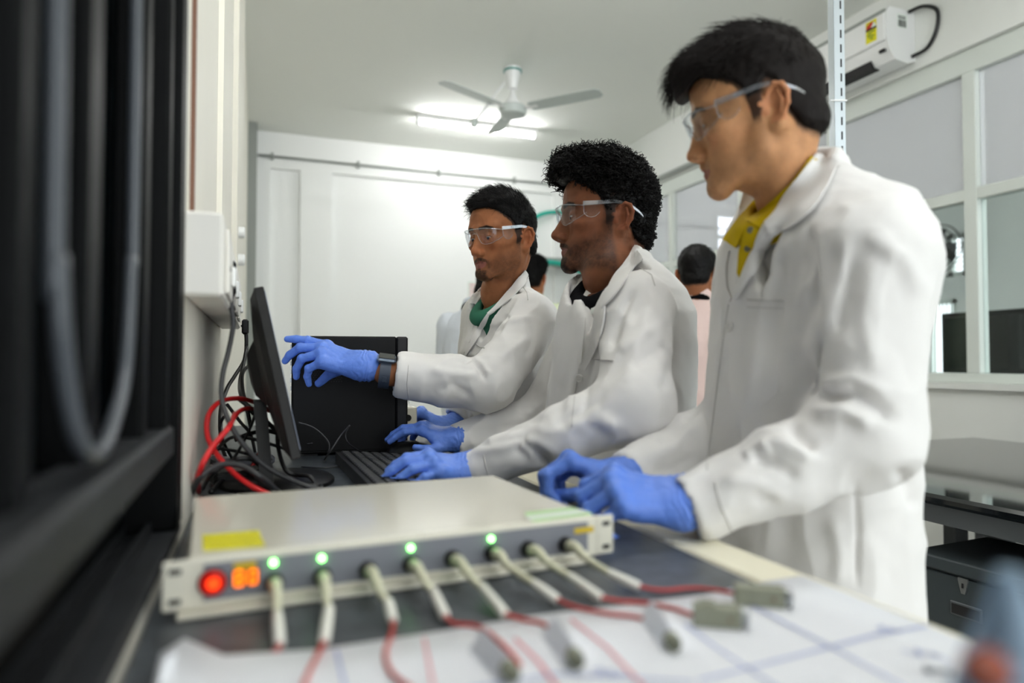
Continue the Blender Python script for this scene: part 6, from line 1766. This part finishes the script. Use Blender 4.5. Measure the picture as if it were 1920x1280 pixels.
if SHOW.get('1', True):
    b1, k1_, s1_, bv1, Mh1 = make_person(c1)
    make_hand(P(683, 685, 1.535), P(584, 652, 1.525), RC(.0, -.50, 1), 'L', c1['armL'][1], [(3, 5, 10, 6), (1, 20, 34, 16), (-3, 34, 44, 20), (-7, 46, 46, 20)], [(.020, .014, -.012), (.026, .046, -.040), (.024, .070, -.064), (.018, .084, -.088)], b1, sc=1.10, cuff=.018)
    make_hand(P(846, 800, 1.955), P(808, 782, 1.95), RC(-.1, .1, 1), 'R', c1['armR'][1], [(2, 40, 50, 30), (0, 44, 50, 30), (-3, 48, 50, 30), (-6, 50, 50, 30)], [(.020, .012, -.012), (.038, .038, -.028), (.040, .064, -.042), (.032, .086, -.050)], b1, h=.0018)
    flap(bv1, [(984, 506), (966, 530), (945, 555), (928, 575), (914, 588)], [(992, 520), (982, 536), (962, 556), (940, 576), (916, 590)], .008, 'collar', M_coat, k1_, d0=1.75, bulge=.003)
    flap(bv1, [(914, 588), (898, 610), (885, 640), (872, 664)], [(918, 590), (914, 600), (896, 636), (874, 668)], .005, 'lapel', M_coat, k1_, d0=1.75)
    flap(c1['bvc'], [(914, 535), (904, 552), (892, 570)], [(910, 533), (888, 552), (874, 566)], .006, 'collar', M_coat, k1_, d0=1.85)
    flap(c1['bvc'], [(892, 574), (890, 600), (880, 640)], [(870, 584), (876, 605), (878, 642)], .004, 'lapel', M_coat, k1_, d0=1.85)
    rope(bv1, [(766, 684), (763, 720), (767, 756)], .0006, .0008, 'cuff_seam', M_seam, k1_)
    button(bv1, 873, 664, k1_, .0085); rope(bv1, [(893, 645), (900, 650), (908, 652)], .003, .0012, 'pocket_hem', M_seam, k1_)
    rope(bv1, [(981, 538), (988, 548), (990, 562)], .002, .001, 'shoulder_seam', M_seam, k1_)

    # watch on the bare wrist
    wc = P(722, 697, 1.53); fa = unit(c1['armL'][2]-c1['armL'][1]); up_ = RC(0, -.30, 1); up_ = unit(up_-fa*np.dot(up_, fa)); sd_ = np.cross(fa, up_)
    M_wat = mat('watch_strap', (52, 62, 78), .5); M_wg = mat('watch_glass', (14, 16, 20), .08); M_wm = mat('watch_metal', (110, 122, 138), .3, metal=.7)
    ax0 = c1['armL'][1]; wc = ax0+fa*np.dot(wc-ax0, fa)
    Mw_ = frame(wc, fa, sd_, up_)
    b = MB(); rows = []
    for i in range(33):
        a = 2*math.pi*i/32; rows.append([wc+fa*t+(sd_*math.cos(a)+up_*math.sin(a))*.0318 for t in (-.012, .012)])
    st = b.grid(rows, .0024).build('watch', M_wat, b1, smooth=40, recalc=True); st['label'] = 'dark blue square smartwatch'
    MB().box((-.021, -.023, .029), (.021, .023, .0400), Mw_, bev=.005).build('watch_case', M_wm, st)
    MB().box((-.0175, -.0195, .0394), (.0175, .0195, .0406), Mw_, bev=.0006).build('watch_face', M_wg, st)
    MB().box((-.006, -.0345, -.012), (.006, -.0300, .004), Mw_, bev=.002).build('strap_loop', M_wat, st)
# small print on the black tee
if SHOW.get('2', True):
    q = drape(bv2, [(1108, 588), (1128, 584)], .0035, 1.35); x = unit(q[1]-q[0]); n_ = unit(np.cross(x, (0, 0, 1))); n_ = n_ if np.dot(n_, CAM-q[0]) > 0 else -n_
    b = MB(); write(b, 'ACM.M', frame(q[0], x, np.cross(n_, x), n_), .010, .0058, .13); b.build('shirt_print', M_whites, s2)
# ---------------------------------------------------------------- people farther back
M_pink = mat('pink_shirt', (232, 206, 200), .8, bump=.1, bscale=700); M_blue_w = mat('bluish_lab_coat', (222, 228, 238), .8); M_pgreen = mat('pale_green_top', (214, 224, 190), .8)
def back_person(label, hx, hy, d, hair, coatm, facing, lat, nx, ny, dh=0, seed=5, lean=0, pitch=5):
    px = lambda m: m*FPX/d
    s = [(nx+lean*.3, ny+px(.95), d, .165, .115), (nx+lean*.3, ny+px(.50), d, .17, .115), (nx+lean*.2, ny+px(.33), d, .175, .115), (nx+lean*.1, ny+px(.18), d, .180, .110), (nx, ny+px(.09), d, .165, .095), (nx, ny+px(.045), d, .12, .078), (nx, ny, d, .075, .062), (nx, ny-px(.03), d, .066, .058)]
    nk = P(nx, ny, d)
    La = unit(lat); fr_ = np.array([La[1], -La[0], 0])
    S = lambda q: nk+La*q*.165+np.array([0, 0, -.075]); E = lambda q: nk+La*q*.215+np.array([0, 0, -.34])+fr_*.03; Wr = lambda q: nk+La*q*.13+np.array([0, 0, -.42])+fr_*.25
    cfg = dict(label=label, lat=lat, head=P(hx, hy, d+dh), hfwd=facing, pitch=pitch, neck=nk, face=dict(FACE, skin=(150, 98, 68), glasses=False), hair=hair, hairm=M_hair, seed=seed, hres=.0026, cres=.0075, wr=.8,
        sec=s, armL=(S(1), E(1), Wr(1)), armR=(S(-1), E(-1), Wr(-1)), radL=(.062, .054, .048, .040), radR=(.062, .054, .048, .040), vee=(nk[2]-.05, nk[2]-.17, .05, 0.), shirtm=M_tee_b, coatm=coatm)
    r = make_person(cfg)
    for q in (1, -1):
        make_hand(Wr(q), Wr(q)+fr_*.09, np.array([0, 0, 1.0]), 'L' if q > 0 else 'R', E(q), [(3, 30, 30, 20)]*1+[(0, 32, 30, 20), (-3, 34, 30, 20), (-6, 36, 30, 20)], [(.02, .012, -.01), (.042, .04, -.02), (.05, .068, -.03), (.05, .09, -.035)], r[0], h=.003)
    return r
if SHOW.get('b', True):
    back_person('man in a pink shirt seen from behind between the middle and the nearest man', 1308, 512, 3.0, 'back', M_pink, RC(.45, .9), RC(-.9, .45), 1312, 566)
    back_person('person in a bluish lab coat seen from behind, left of the pointing man', 925, 548, 3.3, 'back', M_blue_w, RC(.5, .86), RC(-.86, .5), 895, 582, lean=-18, seed=6, pitch=30)
    back_person('curly-haired person in pale green, mostly hidden behind the pointing man', 998, 522, 4.2, 'curly', M_pgreen, RC(.2, .95), RC(-.95, .2), 1004, 568, seed=7)

for o_ in bpy.data.objects:
    if '_org' in o_: del o_['_org']
